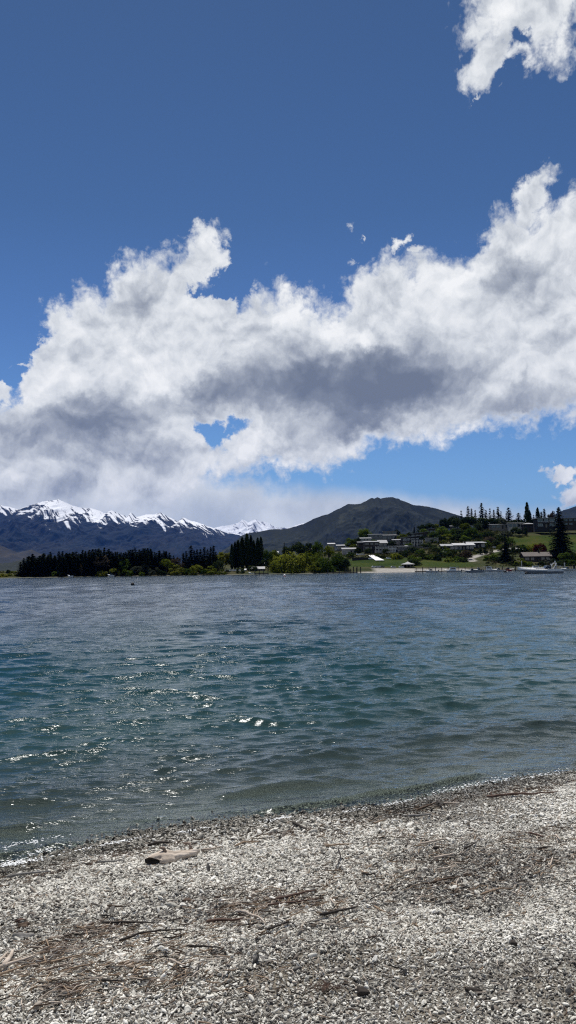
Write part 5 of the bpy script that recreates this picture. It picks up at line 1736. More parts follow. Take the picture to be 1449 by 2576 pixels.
def small_boat(label, u, y, L=5.6, yaw=0.0, hull=None, cab='open', flip=False):
    o = boat_root(label, u, y, 0, yaw + (180 if flip else 0))
    vs, fs, secs = hull_mesh(L, L * .34, .62, .35, .25, 14)
    mb = MB(); mb.add(vs, fs)
    mb.build('hull', hull or GEL, o, True)
    vs, fs = deck_from(secs, 0, 5, .16)
    mb = MB(); mb.add(vs, fs)
    mb.build('foredeck', GEL, o, True)
    mb = MB()
    w_ = secs[9][2][1]
    mb.box(secs[5][2][0], secs[14][2][0] - .1, -w_ * .86, w_ * .86, .18, .24)
    mb.build('floor', VINYL, o)
    if cab in ('cuddy', 'canopy'):
        mb = MB()
        x0, z0 = secs[5][2][0], secs[5][2][2]
        mb.add([(x0, -w_ * .7, z0 + .1), (x0, w_ * .7, z0 + .1), (x0 + .45, w_ * .62, z0 + .62), (x0 + .45, -w_ * .62, z0 + .62)], [(0, 1, 2, 3)])
        for sy in (-1, 1):
            mb.add([(x0, sy * w_ * .7, z0 + .1), (x0 + 1.1, sy * w_ * .86, z0), (x0 + .95, sy * w_ * .7, z0 + .55), (x0 + .45, sy * w_ * .62, z0 + .62)], [(0, 1, 2, 3)])
        mb.build('windscreen', GLASS, o)
    if cab == 'canopy':
        mb = MB()
        x0, x1 = secs[6][2][0], secs[12][2][0]
        for xx in (x0, (x0 + x1) / 2, x1):
            mb.tube([(xx, -w_ * .85, .6), (xx, -w_ * .8, 1.75), (xx, w_ * .8, 1.75), (xx, w_ * .85, .6)], .03, 5)
        f = mb.build('canopy_frame', STEEL, o)
        mb = MB()
        mb.box(x0 - .15, x1 + .15, -w_ * .84, w_ * .84, 1.782, 1.85)
        mb.build('canopy', NAVY if hull is None else CREAM_C, f)
    if cab == 'cabin':
        mb = MB()
        x0, x1 = secs[4][2][0], secs[10][2][0]
        mb.prism([(x0, .55), (x1, .55), (x1 - .1, 1.9), (x0 + .55, 1.9)], -w_ * .7, w_ * .7)
        c = mb.build('cabin', GEL, o)
        mb = MB()
        for sy in (-1, 1):
            mb.box(x0 + .75, x1 - .3, sy * w_ * .7 - .012, sy * w_ * .7 + .012, 1.2, 1.7)
        mb.build('window', GLASS, c)
        mb = MB()
        mb.box(x0 + .35, x1 + .9, -w_ * .8, w_ * .8, 1.903, 1.98)
        mb.build('hard_top', GEL, c)
    mb = MB()
    xo = L / 2 + .04
    mb.box(xo, xo + .35, -.18, .18, .35, .95)
    mb.box(xo + .05, xo + .22, -.07, .07, -.4, .349)
    mb.build('outboard_motor', BLACK, o)
    for sx in (7, 10):
        mb = MB()
        xx = secs[sx][2][0]
        mb.box(xx, xx + .4, -w_ * .8, w_ * .8, .243, .5)
        mb.build('seat', VINYL, o)
    return o
small_boat('small white boat with a dark canopy at the left end of the pontoon', 1084, 300, 5.4, 4, None, 'canopy')
small_boat('white cabin boat with a hard top beside the pale pontoon fence', 1138, 296, 6.4, -6, None, 'cabin')
small_boat('grey-hulled open boat lying before the pontoon, right of the cabin boat', 1189, 268, 7.0, 3, GREY_HULL, 'cuddy')
small_boat('boat with a pale canopy behind the grey-hulled boat', 1205, 312, 5.6, 10, CREAM_C, 'canopy')
small_boat('white boat with a cabin in the crowded berths left of the cruiser', 1231, 305, 5.8, -8, None, 'cabin', True)
small_boat('low white speedboat in the crowded berths', 1254, 300, 5.4, 2, None, 'cuddy')
small_boat('red-hulled boat in the crowded berths', 1276, 306, 5.6, 0, RED, 'cuddy', True)
small_boat('white canopied boat seen over the bow of the cruiser', 1316, 300, 6.0, 5, CREAM_C, 'canopy', True)
small_boat('white motor boat seen over the foredeck of the cruiser', 1346, 304, 6.2, -4, None, 'cabin')
small_boat('small white boat behind the stern of the cruiser', 1428, 298, 5.6, 6, None, 'cuddy')
small_boat('small white dinghy drawn to the shore under the plantation', 177, 304, 2.2, 20, None, 'open')
small_boat('white motor boat at the foot of the yellow-green bush', 279, 308, 2.8, -5, None, 'cuddy')
small_boat('white boat drawn up beside the boat shed', 632, 327, 2.6, 12, None, 'open')

# pontoons
def pontoon(label, u0, u1, y, posts, rail=False, width=1.8):
    a, b = at_depth(u0, 1436, y), at_depth(u1, 1436, y)
    o = link(bpy.data.objects.new('pontoon', None))
    o.location = ((a.x + b.x) / 2, y, 0)
    tag(o, label, 'pontoon', 'pontoons and jetties')
    hw_ = (b.x - a.x) / 2
    mb = MB()
    n = int(hw_ * 2 / .5)
    for k in range(n):
        x = -hw_ + k * .5
        mb.box(x, x + .46, -width / 2, width / 2, .42, .50)
    dk = mb.build('deck', DECK, o)
    mb = MB()
    for sy in (-1, 1):
        mb.box(-hw_, hw_, sy * (width / 2 - .15) - .1, sy * (width / 2 - .15) + .1, .12, .418)
    mb.build('bearer', WALL['dark'], o)
    for k in range(posts):
        x = -hw_ + .3 + (2 * hw_ - .6) * k / max(posts - 1, 1)
        mb = MB()
        mb.tube([(x, -width / 2 - .16, -2.5), (x, -width / 2 - .16, 1.9 + .25 * (k % 2))], .14, 7)
        mb.build('pile', WALL['dark'], o)
    if rail:
        mb = MB()
        for z in (.95, 1.35):
            mb.box(-hw_, hw_, width / 2 - .06, width / 2, z, z + .09)
        for k in range(posts * 2):
            x = -hw_ + .1 + (2 * hw_ - .2) * k / (posts * 2 - 1)
            mb.box(x - .05, x + .05, width / 2 + .002, width / 2 + .1, .502, 1.45)
        mb.build('railing', CREAM_C, o)
    return o
pontoon('pale pontoon with tall piles, left part below the lawn', 1044, 1128, 318, 6, True)
pontoon('pontoon in front of the drive, middle part among the boats', 1132, 1240, 320, 7, True)
pontoon('pontoon behind the bow of the cruiser', 1244, 1330, 318, 6, True)
pontoon('pontoon behind the stern of the cruiser, running out of the picture', 1336, 1475, 316, 8, True)
pontoon('low dark jetty at the right end of the waterside willows', 822, 898, 322, 6, False, 2.4)
pontoon('short jetty by the boat shed under the poplars', 640, 676, 322, 4, False)

def post(label, u, v_top, y, mat, r=.12):
    p = at_depth(u, v_top, y)
    mb = MB()
    mb.tube([(0, 0, -2), (0, 0, p.z), (0, 0, p.z + .04)], [r, r, r * .6], 8)
    mb.tube([(0, 0, p.z - .5), (0, 0, p.z - .3)], [r * 1.15, r * 1.15], 8)
    o = mb.build('mooring_post', mat)
    o.location = (p.x, y, 0)
    tag(o, label, 'post', 'mooring posts')
post('dark mooring post left of the gravel ramp, first of three', 889, 1425, 328, WALL['dark'], .2)
post('dark mooring post left of the gravel ramp, second of three', 898, 1424, 329, WALL['dark'], .2)
post('dark mooring post left of the gravel ramp, third of three', 907, 1426, 328, WALL['dark'], .2)
post('tall pale post left of the crowded berths', 1312, 1411, 322, CREAM_C, .16)
post('pale post behind the stern of the cruiser', 1420, 1416, 312, CREAM_C, .2)
post('thick dark pile at the right edge of the picture', 1444, 1420, 306, WALL['dark'], .4)

# boat shed under the poplars
house('boat_shed', 'long low boat shed with a grey roof under the poplars', 634, 664, 1432, 1440, 336, 5, 'gable', .9, 'dark', 'grey', 3, 1, 'd', cat='shed', group='sheds by the water')
house('boat_shed', 'pale-roofed shed behind the long boat shed', 652, 666, 1419, 1425, 352, 4, 'gable', .6, 'grey', 'light', 1, 1, 'd', cat='shed', group='sheds by the water', door=False)

# buoys
def buoy(label, u, v, r, lower, upper):
    p = on_plane(u, v)
    o = link(bpy.data.objects.new('buoy', None))
    o.location = (p.x, p.y, 0)
    tag(o, label, 'buoy', 'mooring buoys')
    for nm, mat, a0, a1 in (('float', lower, -90, 12), ('cap', upper, 12, 90)):
        vs, fs = [], []
        rings, seg = 7, 14
        for i in range(rings + 1):
            a = R(a0 + (a1 - a0) * i / rings)
            for k in range(seg):
                th = 2 * math.pi * k / seg
                vs.append((r * math.cos(a) * math.cos(th), r * math.cos(a) * math.sin(th), r * .35 + r * math.sin(a)))
        for i in range(rings):
            for k in range(seg):
                fs.append((i * seg + k, i * seg + (k + 1) % seg, (i + 1) * seg + (k + 1) % seg, (i + 1) * seg + k))
        mb = MB(); mb.add(vs, fs)
        if nm == 'cap':
            mb.tube([(0, 0, r * 1.33), (0, 0, r * 1.6)], r * .12, 6)
        mb.build(nm, mat, o, True)
buoy('red buoy with a white top, alone on the far water', 716, 1450, .42, RED, GEL)
buoy('black buoy on the open water at the left, nearest one', 333.5, 1472, .30, BLACK, BLACK)
buoy('small dark buoy far out before the plantation', 155, 1457.5, .22, BLACK, BLACK)
buoy('small white-topped buoy behind the black buoy', 346, 1459, .20, BLACK, GEL)
buoy('small dark buoy right of the white-topped one, close to the shore', 331, 1454, .2, BLACK, BLACK)
buoy('black buoy with a pink side left of the cruiser', 1271, 1440, .50, BLACK, BLACK)
buoy('pale pink buoy touching the black one left of the cruiser', 1276, 1439.5, .32, CREAM_C, CREAM_C)
buoy('dark round buoy under the bow of the cruiser', 1324, 1443.5, .42, BLACK, BLACK)
buoy('flat dark mooring float off the gravel ramp', 1022, 1439, .5, BLACK, BLACK)

# parked cars
def car(label, u, v_base, y, paint, yaw=0.0):
    y = ground_hit(u, v_base, y) if v_base < 1430 else y
    p = at_depth(u, v_base, y)
    o = link(bpy.data.objects.new('parked_car', None))
    o.scale = (.55, .55, .6)
    o.location = (p.x, y, max(lz(p.x, y) + .04, p.z if abs(p.z - lz(p.x, y)) < .5 else lz(p.x, y) + .04))
    o.rotation_euler = (0, 0, R(yaw))
    tag(o, label, 'car', 'cars parked on the far shore')
    mb = MB()
    mb.prism([(-2.1, .32), (2.1, .32), (2.15, .75), (1.95, .92), (1.1, 1.0), (.55, 1.46), (-1.35, 1.48), (-2.0, 1.0), (-2.15, .7)], -.84, .84)
    b = mb.build('body', paint, o)
    mb = MB()
    for sy in (-1, 1):
        mb.add([(-1.72, sy * .846, 1.0), (.98, sy * .846, 1.0), (.5, sy * .846, 1.4), (-1.3, sy * .846, 1.42)], [(0, 1, 2, 3)])
    mb.add([(1.1, -.7, 1.006), (1.1, .7, 1.006), (.58, .62, 1.448), (.58, -.62, 1.448)], [(0, 1, 2, 3)])
    mb.build('window', GLASS, b)
    for sx in (-1.3, 1.32):
        for sy in (-1, 1):
            mb = MB()
            mb.tube([(sx, sy * .70, .31), (sx, sy * .87, .31)], .31, 14)
            w_ = mb.build('wheel', BLACK, o)
            mb = MB()
            mb.tube([(sx, sy * .868, .31), (sx, sy * .885, .31)], .18, 10)
            mb.build('rim', STEEL, w_)
    for sy in (-.55, .55):
        mb = MB()
        mb.box(2.13, 2.17, sy - .2, sy + .2, .62, .76)
        mb.build('headlight', GEL, o)
    return o
WHITE_P = plain('white_car_paint', (.78, .78, .78), .3, .04, 1, .6)
SILVER_P = plain('silver_car_paint', (.45, .46, .47), .3, .05, 1, .6)
DARK_P = plain('dark_car_paint', (.03, .033, .04), .3, .05, 1, .6)
for u, y, paint, yaw, lab in [
    (942, 343, WHITE_P, 3, 'white car on the gravel below the lawn, leftmost of five'), (952, 342.5, SILVER_P, -5, 'silver car on the gravel below the lawn, second from the left'),
    (961, 343.5, DARK_P, 4, 'dark car on the gravel below the lawn, between silver and white'), (990, 343, SILVER_P, 8, 'silver car parked apart on the gravel below the lawn'), (1034 - 24, 342.5, WHITE_P, -3, 'white car nearest the shelter on the gravel'),
    (573, 334, WHITE_P, 0, 'white car under the poplars, leftmost of the row'), (583, 334.5, SILVER_P, 2, 'silver car under the poplars beside the leftmost white one'), (594, 334, WHITE_P, -3, 'white car under the poplars in the middle of the row'), (604, 334.5, WHITE_P, 4, 'white car under the poplars, second from the right'), (618, 335, WHITE_P, 86, 'white car parked end-on under the poplars')]:
    car(lab, u, 1438, y, paint, yaw)
for u, v, y, paint, yaw, lab in [(902, 1397, 398, WHITE_P, 5, 'white car above the dark retaining wall'), (912, 1397, 399, WHITE_P, -4, 'white car right of the one above the dark retaining wall'), (878, 1395, 400, WHITE_P, 0, 'white car beside the long grey house'), (932, 1408, 384, WHITE_P, 10, 'white car at the lower end of the white canopy'), (977, 1407, 384, WHITE_P, 0, 'white car right of the white canopy'), (1119, 1391, 398, WHITE_P, 8, 'white car among the bushes below the bungalow'), (1245, 1379, 418, SILVER_P, -10, 'silver car at the top of the drive')]:
    car(lab, u, v, y, paint, yaw)
# ------------------------------------------------------------------ driftwood and litter on the beach
def wood(name, dark, mid, pale, scale=40.0):
    m, t = material(name)
    pos = t.n('ShaderNodeTexCoord').outputs['Object']
    mp = t.n('ShaderNodeMapping', {'Vector': pos, 'Scale': (.25, 1.6, 1.6)})
    n = t.noise(mp, scale, 5.0, .65, .4).outputs['Fac']
    n2 = t.noise(pos, scale * .25, 3.0, .6).outputs['Fac']
    f = t.m('ADD', t.m('MULTIPLY', n, .6), t.m('MULTIPLY', n2, .4))
    bs = t.n('ShaderNodeBsdfPrincipled', {'Base Color': t.ramp(f, [(.32, dark), (.5, mid), (.68, pale)]), 'Roughness': .85})
    bs.inputs['Specular IOR Level'].default_value = .2
    bp = t.n('ShaderNodeBump', {'Height': n, 'Strength': .7, 'Distance': .004})
    t.set(bs.inputs['Normal'], bp.outputs[0])
    t.n('ShaderNodeOutputMaterial', {0: bs.outputs[0]})
    return m
WOOD = {
    'pale': wood('bleached_wood', (.26, .21, .165), (.46, .39, .32), (.66, .58, .50)), 'tan': wood('tan_wood', (.15, .105, .07), (.30, .22, .15), (.45, .34, .25)),
    'brown': wood('brown_bark', (.045, .030, .022), (.10, .070, .050), (.18, .13, .095)), 'dark': wood('dark_wood', (.018, .015, .013), (.042, .035, .030), (.085, .072, .06)),
    'red': wood('reddish_bark', (.050, .031, .024), (.115, .072, .055), (.20, .14, .11)), 'grey': wood('grey_wood', (.10, .095, .088), (.22, .21, .195), (.38, .37, .35)),
}
WOOD['log'] = wood('weathered_log', (.045, .030, .022), (.24, .18, .14), (.60, .51, .45), 26.0)
def beach_at(u, v):
    """where the ray through a point of the photograph meets the gravel"""
    d = ray(u, v)
    k0, k1 = .5, 40.0
    f = lambda k: CAM_H + d.z * k - float(beach_z(np.array(d.x * k), np.array(d.y * k)))
    for _ in range(50):
        k = (k0 + k1) / 2
        if f(k) > 0:
            k0 = k
        else:
            k1 = k
    return Vector((d.x * k0, d.y * k0, CAM_H + d.z * k0))

def stick(label, pts, px, mat, knots=1, lift=.012):
    """a stick lying along points of the photograph; px is its thickness there"""
    w3 = [beach_at(u, v) for u, v in pts]
    # more points along the way
    P = []
    for a, b in zip(w3[:-1], w3[1:]):
        for k in range(4):
            P.append(a.lerp(b, k / 4))
    P.append(w3[-1])
    mid = w3[len(w3) // 2]
    r = px / 1288 * HALF_V * math.hypot(mid.y, CAM_H) / 2 * 0.95
    Ls = (w3[-1] - w3[0]).length
    Q, Rr = [], []
    n = len(P) - 1
    for i, p in enumerate(P):
        t = i / n
        z = float(beach_z(np.array(p.x), np.array(p.y)))
        wob = rnd.gauss(0, .010 * Ls)
        Q.append((p.x + wob * .5 - mid.x, p.y + wob - mid.y, z + r * .9 + lift + .006 - mid.z))
        Rr.append(r * (1.0 - .55 * t) * rnd.uniform(.88, 1.15) * (.55 if i == 0 else 1) * (.5 if i == n else 1))
    mb = MB()
    mb.tube(Q, Rr, 7)
    for k in range(knots):
        i = rnd.randrange(1, n)
        q = Vector(Q[i])
        th = rnd.uniform(0, 6.283)
        L = Ls * rnd.uniform(.06, .16)
        mb.tube([q, q + Vector((math.cos(th) * L * .6, math.sin(th) * L * .6, L * .25)), q + Vector((math.cos(th) * L, math.sin(th) * L, L * .2))], [Rr[i] * .6, Rr[i] * .4, Rr[i] * .2], 5)
    o = mb.build('driftwood_stick', WOOD[mat], None, True)
    o.location = mid
    tag(o, label, 'stick', 'sticks strewn over the beach')
    return o

STICKS = [
    ('long pale thick branch, topmost of the bleached heap at the left edge', [(-14, 2452), (28, 2438), (88, 2417)], 10, 'pale'), ('short bleached stump crossing the heap at the left edge', [(8, 2446), (24, 2424), (34, 2404)], 13, 'pale'), ('bleached branch under the heap at the left edge', [(-10, 2438), (12, 2418), (20, 2408)], 9, 'pale'), ('thin tan branch just below the bleached heap', [(-4, 2466), (30, 2454), (70, 2440)], 6, 'tan'),
    ('straight tan stick right of the bleached heap', [(98, 2438), (150, 2428), (200, 2414)], 6, 'tan'), ('thin pale stick below the straight tan one', [(90, 2452), (125, 2448), (152, 2440)], 4.5, 'pale'), ('pale twig ending beside the reddish litter', [(170, 2450), (215, 2440), (246, 2431)], 4, 'tan'),
    ('long straight dark stick lying level in the gravel', [(256, 2333), (310, 2331), (386, 2333)], 6.5, 'dark'), ('dark crooked branch leading away from the level stick', [(300, 2378), (352, 2359), (400, 2353), (462, 2348)], 6, 'dark'), ('curved pale branch arching in the middle of the beach', [(592, 2303), (620, 2306), (650, 2318), (670, 2336)], 7, 'pale'),
    ('brown strip of bark left of the arched pale branch', [(520, 2330), (548, 2326), (585, 2327), (612, 2322)], 8, 'red'), ('short pale stick in the lower middle of the gravel', [(426, 2424), (446, 2435), (468, 2443)], 6, 'pale'), ('dark straight twig low in the left half', [(255, 2478), (285, 2480), (318, 2480)], 5, 'dark'), ('brown twig right of the short pale stick', [(410, 2461), (432, 2466), (456, 2472)], 4, 'brown'),
    ('pale splinter lying flat near the bottom left', [(325, 2472), (342, 2474), (360, 2476)], 5, 'pale'), ('dark stick on the sandy patch in the middle', [(470, 2391), (512, 2393), (556, 2396)], 6, 'dark'), ('dark stick right of the sandy patch', [(668, 2350), (700, 2340), (728, 2328)], 6, 'dark'), ('long dark stick in the centre of the beach', [(804, 2314), (850, 2304), (905, 2293)], 8, 'dark'),
    ('dark reddish stick above the arched pale branch', [(690, 2274), (738, 2262), (796, 2250)], 7, 'red'), ('second reddish stick crossing below it', [(676, 2286), (740, 2280), (800, 2270)], 5, 'red'), ('short pale splinter upright in the middle gravel', [(830, 2270), (837, 2279), (842, 2285)], 5, 'pale'), ('brown bark piece left of the gravel middle', [(270, 2289), (290, 2291), (312, 2291)], 6, 'brown'),
    ('thin dark stick in the upper left gravel', [(250, 2312), (276, 2314), (296, 2316)], 4, 'dark'), ('curved pale stick running from the driftwood log', [(508, 2147), (528, 2145), (546, 2141), (560, 2138)], 6, 'pale'), ('pale crooked stick at the edge of the wet gravel', [(590, 2137), (612, 2127), (632, 2125), (652, 2126)], 5, 'tan'), ('dark wet stick above the driftwood log', [(372, 2137), (395, 2130), (430, 2129)], 9, 'dark'),
    ('long grey stick on the wet gravel at the left edge', [(18, 2216), (60, 2208), (128, 2202)], 8, 'grey'), ('flat greyish stick left of the driftwood log', [(246, 2177), (280, 2176), (312, 2174)], 6, 'grey'), ('thick black wet branch half in the water', [(736, 2078), (752, 2086), (772, 2096)], 9, 'dark'), ('dark straight log on the wet line right of the middle', [(1026, 2061), (1055, 2060), (1086, 2057)], 8, 'grey'),
    ('pale forked twig above the middle of the beach', [(818, 2137), (850, 2133), (888, 2131)], 5, 'tan'), ('dark thin curved twig bending down the gravel', [(852, 2142), (858, 2164), (848, 2186), (840, 2203)], 4, 'dark'), ('pale long stick in the upper right gravel', [(1052, 2133), (1086, 2126), (1122, 2119)], 6, 'pale'), ('pale stick with a dark shadow right of the middle', [(1092, 2169), (1118, 2163), (1142, 2157)], 7, 'pale'),
    ('short bleached stick pointing up to the right', [(1014, 2208), (1030, 2202), (1047, 2196)], 8, 'pale'), ('thin pale twig on the upper slope', [(942, 2078), (956, 2073), (970, 2069)], 4, 'tan'), ('dark twig pointing to the upper right', [(1168, 2143), (1184, 2136), (1198, 2127)], 5, 'dark'), ('thin reddish dark stick at the right', [(1330, 2103), (1350, 2108), (1370, 2115)], 6, 'red'),
    ('short pale twig beside the reddish stick at the right', [(1398, 2108), (1404, 2114), (1408, 2121)], 5, 'pale'), ('long reddish root along the wet line at the right', [(1224, 2012), (1290, 2005), (1345, 2005), (1405, 2000)], 7, 'red'), ('black crooked root at the wet line', [(1100, 2022), (1108, 2030), (1112, 2038)], 7, 'dark'), ('small pale stick on the wet line', [(1116, 2028), (1136, 2027), (1156, 2028)], 5, 'pale'),
    ('dark brown stick along the wet line left of the pale one', [(1052, 2044), (1078, 2034), (1098, 2026)], 6, 'brown'), ('tan stick among pale splinters at the right', [(1208, 2262), (1240, 2250), (1262, 2244)], 5, 'tan'), ('pale curved twig near the right edge', [(1384, 2188), (1388, 2176), (1391, 2165)], 5, 'pale'), ('dark short stick near the right edge', [(1352, 2145), (1368, 2141), (1386, 2140)], 6, 'dark'),
    ('brown stick in the band of litter right of the middle', [(1086, 2230), (1120, 2222), (1160, 2214)], 6, 'brown'), ('pale splinter in the band of litter right of the middle', [(1100, 2196), (1130, 2192), (1148, 2186)], 5, 'pale'), ('dark stick low in the right half', [(910, 2206), (928, 2210), (950, 2204)], 5, 'dark'), ('tan stick on the bare sand right of the middle', [(942, 2290), (958, 2300), (972, 2306)], 5, 'tan'),
]
for lab, pts, px, mt in STICKS:
    stick(lab, pts, px, mt, knots=rnd.choice((0, 1, 1, 2)))

def chunk(label, u, v, w_px, h_px, mat, cat='wood chip', name='wood_chip'):
    p = beach_at(u, v)
    k = HALF_V / 1288 * math.hypot(p.y, CAM_H)
    a, b = w_px * k / 2, h_px * k / 2 * 1.2
    g = np.random.default_rng(int(u * 7 + v))
    bm = bmesh.new()
    bmesh.ops.create_icosphere(bm, subdivisions=3, radius=1.0)
    ph = g.uniform(0, 6, 6)
    for vt in bm.verts:
        c = vt.co
        s = 1 + .16 * math.sin(4 * c.x + ph[0]) + .12 * math.sin(5 * c.y + 3 * c.z + ph[1]) + .08 * math.sin(9 * c.x + 7 * c.y + ph[2])
        vt.co = Vector((c.x * a * s, c.y * b * 1.4 * s, max(c.z * b * s, -b * .4)))
    me = bpy.data.meshes.new(name)
    bm.to_mesh(me); bm.free()
    for pg in me.polygons:
        pg.use_smooth = True
    me.materials.append(WOOD[mat])
    o = link(bpy.data.objects.new(name, me))
    o.location = (p.x, p.y, p.z + b * .35)
    o.rotation_euler = (0, 0, rnd.uniform(-.3, .4))
    tag(o, label, cat, 'chunks of bark and wood on the beach')
for q in [('dark brown bark chunk in the left gravel, upper of a pair', 60, 2332, 26, 12, 'brown'), ('dark flat bark chunk in the left gravel, lower of a pair', 58, 2359, 46, 13, 'grey'), ('reddish bark flake above the pair of chunks at the left', 52, 2318, 26, 7, 'red'), ('dark bark chunk in the upper middle gravel', 474, 2270, 30, 10, 'brown'), ('grey slab of wood in the lower middle', 652, 2416, 36, 11, 'grey'),
          ('black lump of wood low on the right', 912, 2500, 26, 14, 'dark'), ('dark chunk of wood at the lower right', 1190, 2496, 30, 11, 'dark'), ('dark knot of wood on the upper gravel', 1099, 2135, 20, 8, 'dark'), ('dark knot of wood below the curved twig', 858, 2187, 16, 7, 'dark'), ('pale chip of wood in the lower middle gravel', 320, 2430, 26, 11, 'pale'), ('dark lump near the right edge', 1292, 2376, 20, 9, 'dark')]:
    chunk(*q)

# the big driftwood log
def driftwood_log():
    e0, e1 = beach_at(384, 2178), beach_at(500, 2154)
    c = e0.lerp(e1, .45)
    ax = (e1 - e0)
    L = ax.length
    n, sides = 44, 28
    nz = Noise(61)
    prof = [(0, .034), (.06, .046), (.2, .056), (.34, .058), (.5, .046), (.66, .034), (.8, .032), (.92, .026), (1, .012)]
    pt, pr = [p[0] for p in prof], [p[1] for p in prof]
    vs, fs = [], []
    sc = L / .40
    for i in range(n + 1):
        t = i / n
        r = float(np.interp(t, pt, pr)) * sc
        cxo = .014 * math.sin(t * 5 + .6) * sc
        for k in range(sides):
            th = 2 * math.pi * k / sides
            rad = r * (1 + .17 * math.sin(2 * th + 2.2 * t + .4) + .10 * math.sin(3 * th - 4 * t) + .45 * float(nz.fbm(np.array(t * 6.0 + 2 * math.cos(th)), np.array(2 * math.sin(th) + 3.1), 4)))
            # a hollow along the lakeward flank and one on the near side
            rad *= 1 - .42 * math.exp(-((t - .42) / .11) ** 2 - ((((th - 4.2 + math.pi) % (2 * math.pi)) - math.pi) / .42) ** 2)
            rad *= 1 - .5 * math.exp(-((t - .10) / .05) ** 2 - ((((th - 2.3 + math.pi) % (2 * math.pi)) - math.pi) / .35) ** 2)
            yy, zz = rad * math.cos(th), rad * math.sin(th) * .82
            skew = -.045 * sc * math.cos(th)
            vs.append(((t - .45) * L + (skew * (1 - i / 8) if i < 8 else 0), yy + cxo, max(zz, -.030 * sc)))
    for i in range(n):
        for k in range(sides):
            a, b = i * sides + k, i * sides + (k + 1) % sides
            fs.append((a, b, b + sides, a + sides))
    mb = MB()
    mb.add(vs, fs)
    o = link(bpy.data.objects.new('driftwood_log', mb.mesh('driftwood_log', WOOD['pale'], True)))
    o.location = c + Vector((0, 0, .036 * sc))
    o.rotation_euler = (0, 0, math.atan2(ax.y, ax.x))
    tag(o, 'thick weathered driftwood log with a broken dark end, largest piece of wood on the beach', 'driftwood')
    mb = MB()                                   # broken dark end, sunk inside the rim
    ring = [Vector(v) for v in vs[:sides]]
    cen = sum(ring, Vector()) / sides
    cap = [tuple(v) for v in ring] + [tuple(cen.lerp(v, .6) + Vector((.03 * sc * rnd.uniform(.2, 1.3), 0, 0))) for v in ring] + [tuple(cen + Vector((.05 * sc, 0, 0)))]
    mb.add(cap, [(k, k + sides, (k + 1) % sides + sides, (k + 1) % sides) for k in range(sides)] + [(k + sides, 2 * sides, (k + 1) % sides + sides) for k in range(sides)])
    mb.build('broken_end', WOOD['dark'], o)
    for t, th, l in ((.30, 1.0, .03), (.86, .9, .045)):
        mb = MB()
        r = float(np.interp(t, pt, pr)) * sc
        p = Vector(((t - .45) * L, r * math.cos(th), r * math.sin(th) * .8))
        mb.tube([p * .98, p + Vector((-.03, math.cos(th), math.sin(th))) * l * sc, p + Vector((-.9, math.cos(th), math.sin(th))) * l * 1.4 * sc], [.016 * sc, .012 * sc, .006 * sc], 7)
        mb.build('branch_stub', WOOD['log'], o, True)
driftwood_log()

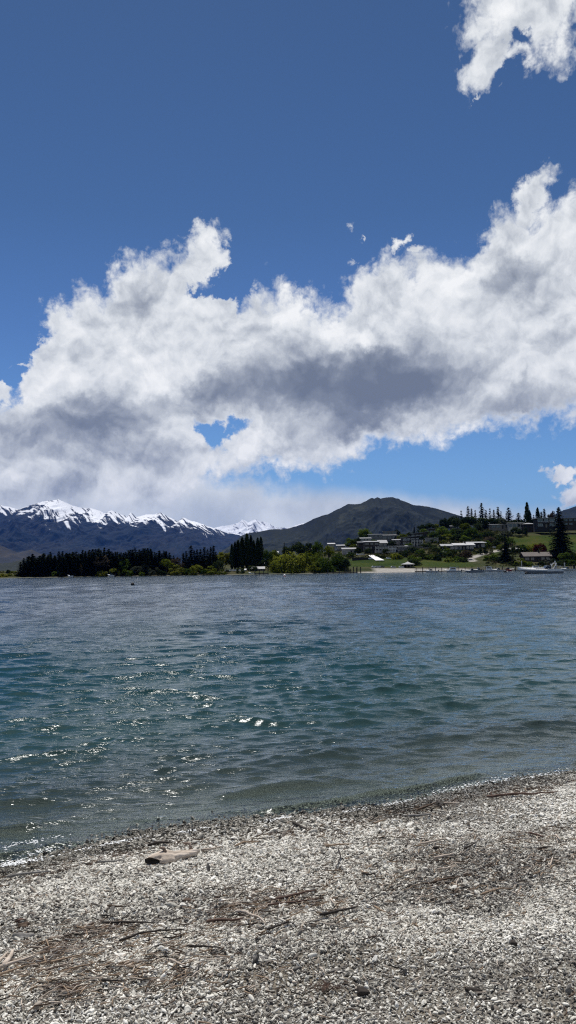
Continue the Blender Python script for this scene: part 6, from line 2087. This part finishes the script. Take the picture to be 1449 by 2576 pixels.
# small litter: splinters, needles, bark bits
def litter():
    g = np.random.default_rng(31)
    def bits(name, n, where, l0, l1, r0, r1, mats, along=None, spread=.5):
        pts = where(n, g)
        x, y = pts[:, 0], pts[:, 1]
        d = beach_d(x, y)
        keep = (d > .02) & (y > 1.9)
        x, y = x[keep], y[keep]
        n = len(x)
        z = beach_z(x, y)
        th = g.normal(along, spread, n) if along is not None else g.uniform(0, 3.1416, n)
        L = np.exp(g.uniform(math.log(l0), math.log(l1), n))
        r = g.uniform(r0, r1, n)
        pit = g.normal(0, .12, n)
        bend = g.normal(0, .18, n) * L
        sides = 4
        V = np.zeros((n, 3, sides, 3))
        dx, dy = np.cos(th), np.sin(th)
        for s, t in enumerate((-.5, 0.05, .5)):
            cx = x + dx * L * t - dy * bend * (0 if s != 1 else 1)
            cyy = y + dy * L * t + dx * bend * (0 if s != 1 else 1)
            cz = z + .012 + r + np.sin(pit) * L * t * .5 + .006 * g.random(n)
            rr = r * (1.0, .95, .45)[s]
            for k in range(sides):
                a = 2 * math.pi * k / sides + .4
                V[:, s, k, 0] = cx - dy * rr * math.cos(a)
                V[:, s, k, 1] = cyy + dx * rr * math.cos(a)
                V[:, s, k, 2] = cz + rr * math.sin(a)
        base = np.arange(n)[:, None] * 12
        F = []
        for s in range(2):
            for k in range(sides):
                k2 = (k + 1) % sides
                F.append(base + np.array([[s * 4 + k, s * 4 + k2, (s + 1) * 4 + k2, (s + 1) * 4 + k]]))
        F.append(base + np.array([[3, 2, 1, 0]]))
        F.append(base + np.array([[8, 9, 10, 11]]))
        F = np.stack(F, 1).reshape(-1, 4)
        me = np_mesh(name, V.reshape(-1, 3), F)
        for m_ in mats:
            me.materials.append(m_)
        mi = np.repeat(g.integers(0, len(mats), n), 10).astype(np.int32)
        if len(me.polygons) == len(mi):
            me.polygons.foreach_set('material_index', mi)
        tag(link(bpy.data.objects.new(name, me)), kind='stuff')
    def along_shore(d0, d1, soft):
        def f(n, g):
            x = g.uniform(-3.6, 4.6, n)
            d = g.normal((d0 + d1) / 2, (d1 - d0) / 2, n) + .18 * _bn.fbm(x * .8 + 2, x * 0 + soft, 3)
            return np.stack([x, near_shore(x) - d / SH_COS], 1)
        return f
    def spots(cs):
        P = [(beach_at(u, v), ru, rv) for u, v, ru, rv in cs]
        def f(n, g):
            i = g.integers(0, len(P), n)
            out = np.zeros((n, 2))
            for j, (p, ru, rv) in enumerate(P):
                k = i == j
                q = beach_at(cs[j][0] + ru, cs[j][1])
                q2 = beach_at(cs[j][0], cs[j][1] + rv)
                out[k] = np.array([p.x, p.y]) + g.normal(0, .5, (k.sum(), 1)) * np.array([q.x - p.x, q.y - p.y]) + g.normal(0, .5, (k.sum(), 1)) * np.array([q2.x - p.x, q2.y - p.y])
            return out
        return f
    def all_over(n, g):
        y = g.uniform(2.0, 7.4, n)
        return np.stack([g.uniform(-1, 1, n) * (.42 * y + .6), y], 1)
    W_ = WOOD
    bits('wrack_line', 1100, along_shore(.50, .68, 1.0), .02, .10, .0012, .0038, [W_['red'], W_['brown'], W_['dark'], W_['red'], W_['tan']], .42, .55)
    bits('wet_litter', 500, along_shore(.25, .55, 4.0), .02, .12, .0015, .005, [W_['dark'], W_['brown']], .40, .5)
    bits('wood_splinters', 2300, all_over, .018, .085, .0014, .0042, [W_['pale'], W_['tan'], W_['grey'], W_['brown'], W_['dark'], W_['pale']], .45, .65)
    band = [(60, 2440, 150, 60), (150, 2390, 130, 40), (270, 2340, 110, 30), (250, 2450, 180, 50), (420, 2400, 160, 60), (560, 2330, 180, 60), (640, 2280, 140, 40), (720, 2270, 140, 30), (820, 2300, 180, 60), (900, 2230, 200, 70), (1060, 2200, 200, 60), (1200, 2240, 200, 60), (1150, 2160, 200, 40), (1330, 2120, 150, 30), (1400, 2180, 130, 40), (480, 2470, 200, 60), (150, 2500, 200, 50), (1000, 2110, 250, 30)]
    bits('drift_litter', 2600, spots(band), .018, .12, .0014, .0046, [W_['tan'], W_['brown'], W_['pale'], W_['dark'], W_['pale'], W_['tan'], W_['grey']], .42, .55)
    rust = [(262, 2338, 60, 22), (180, 2372, 60, 22), (220, 2355, 60, 22), (640, 2262, 70, 22), (590, 2240, 50, 20), (610, 2290, 70, 20), (740, 2268, 70, 18), (1330, 2106, 70, 18), (1400, 2090, 60, 16), (130, 2395, 60, 20), (90, 2430, 60, 20), (170, 2490, 60, 18), (820, 2490, 50, 12), (560, 2322, 50, 12)]
    bits('rust_needles', 1100, spots(rust), .02, .07, .0008, .0018, [W_['red'], W_['red'], W_['brown']], .4, .8)
litter()
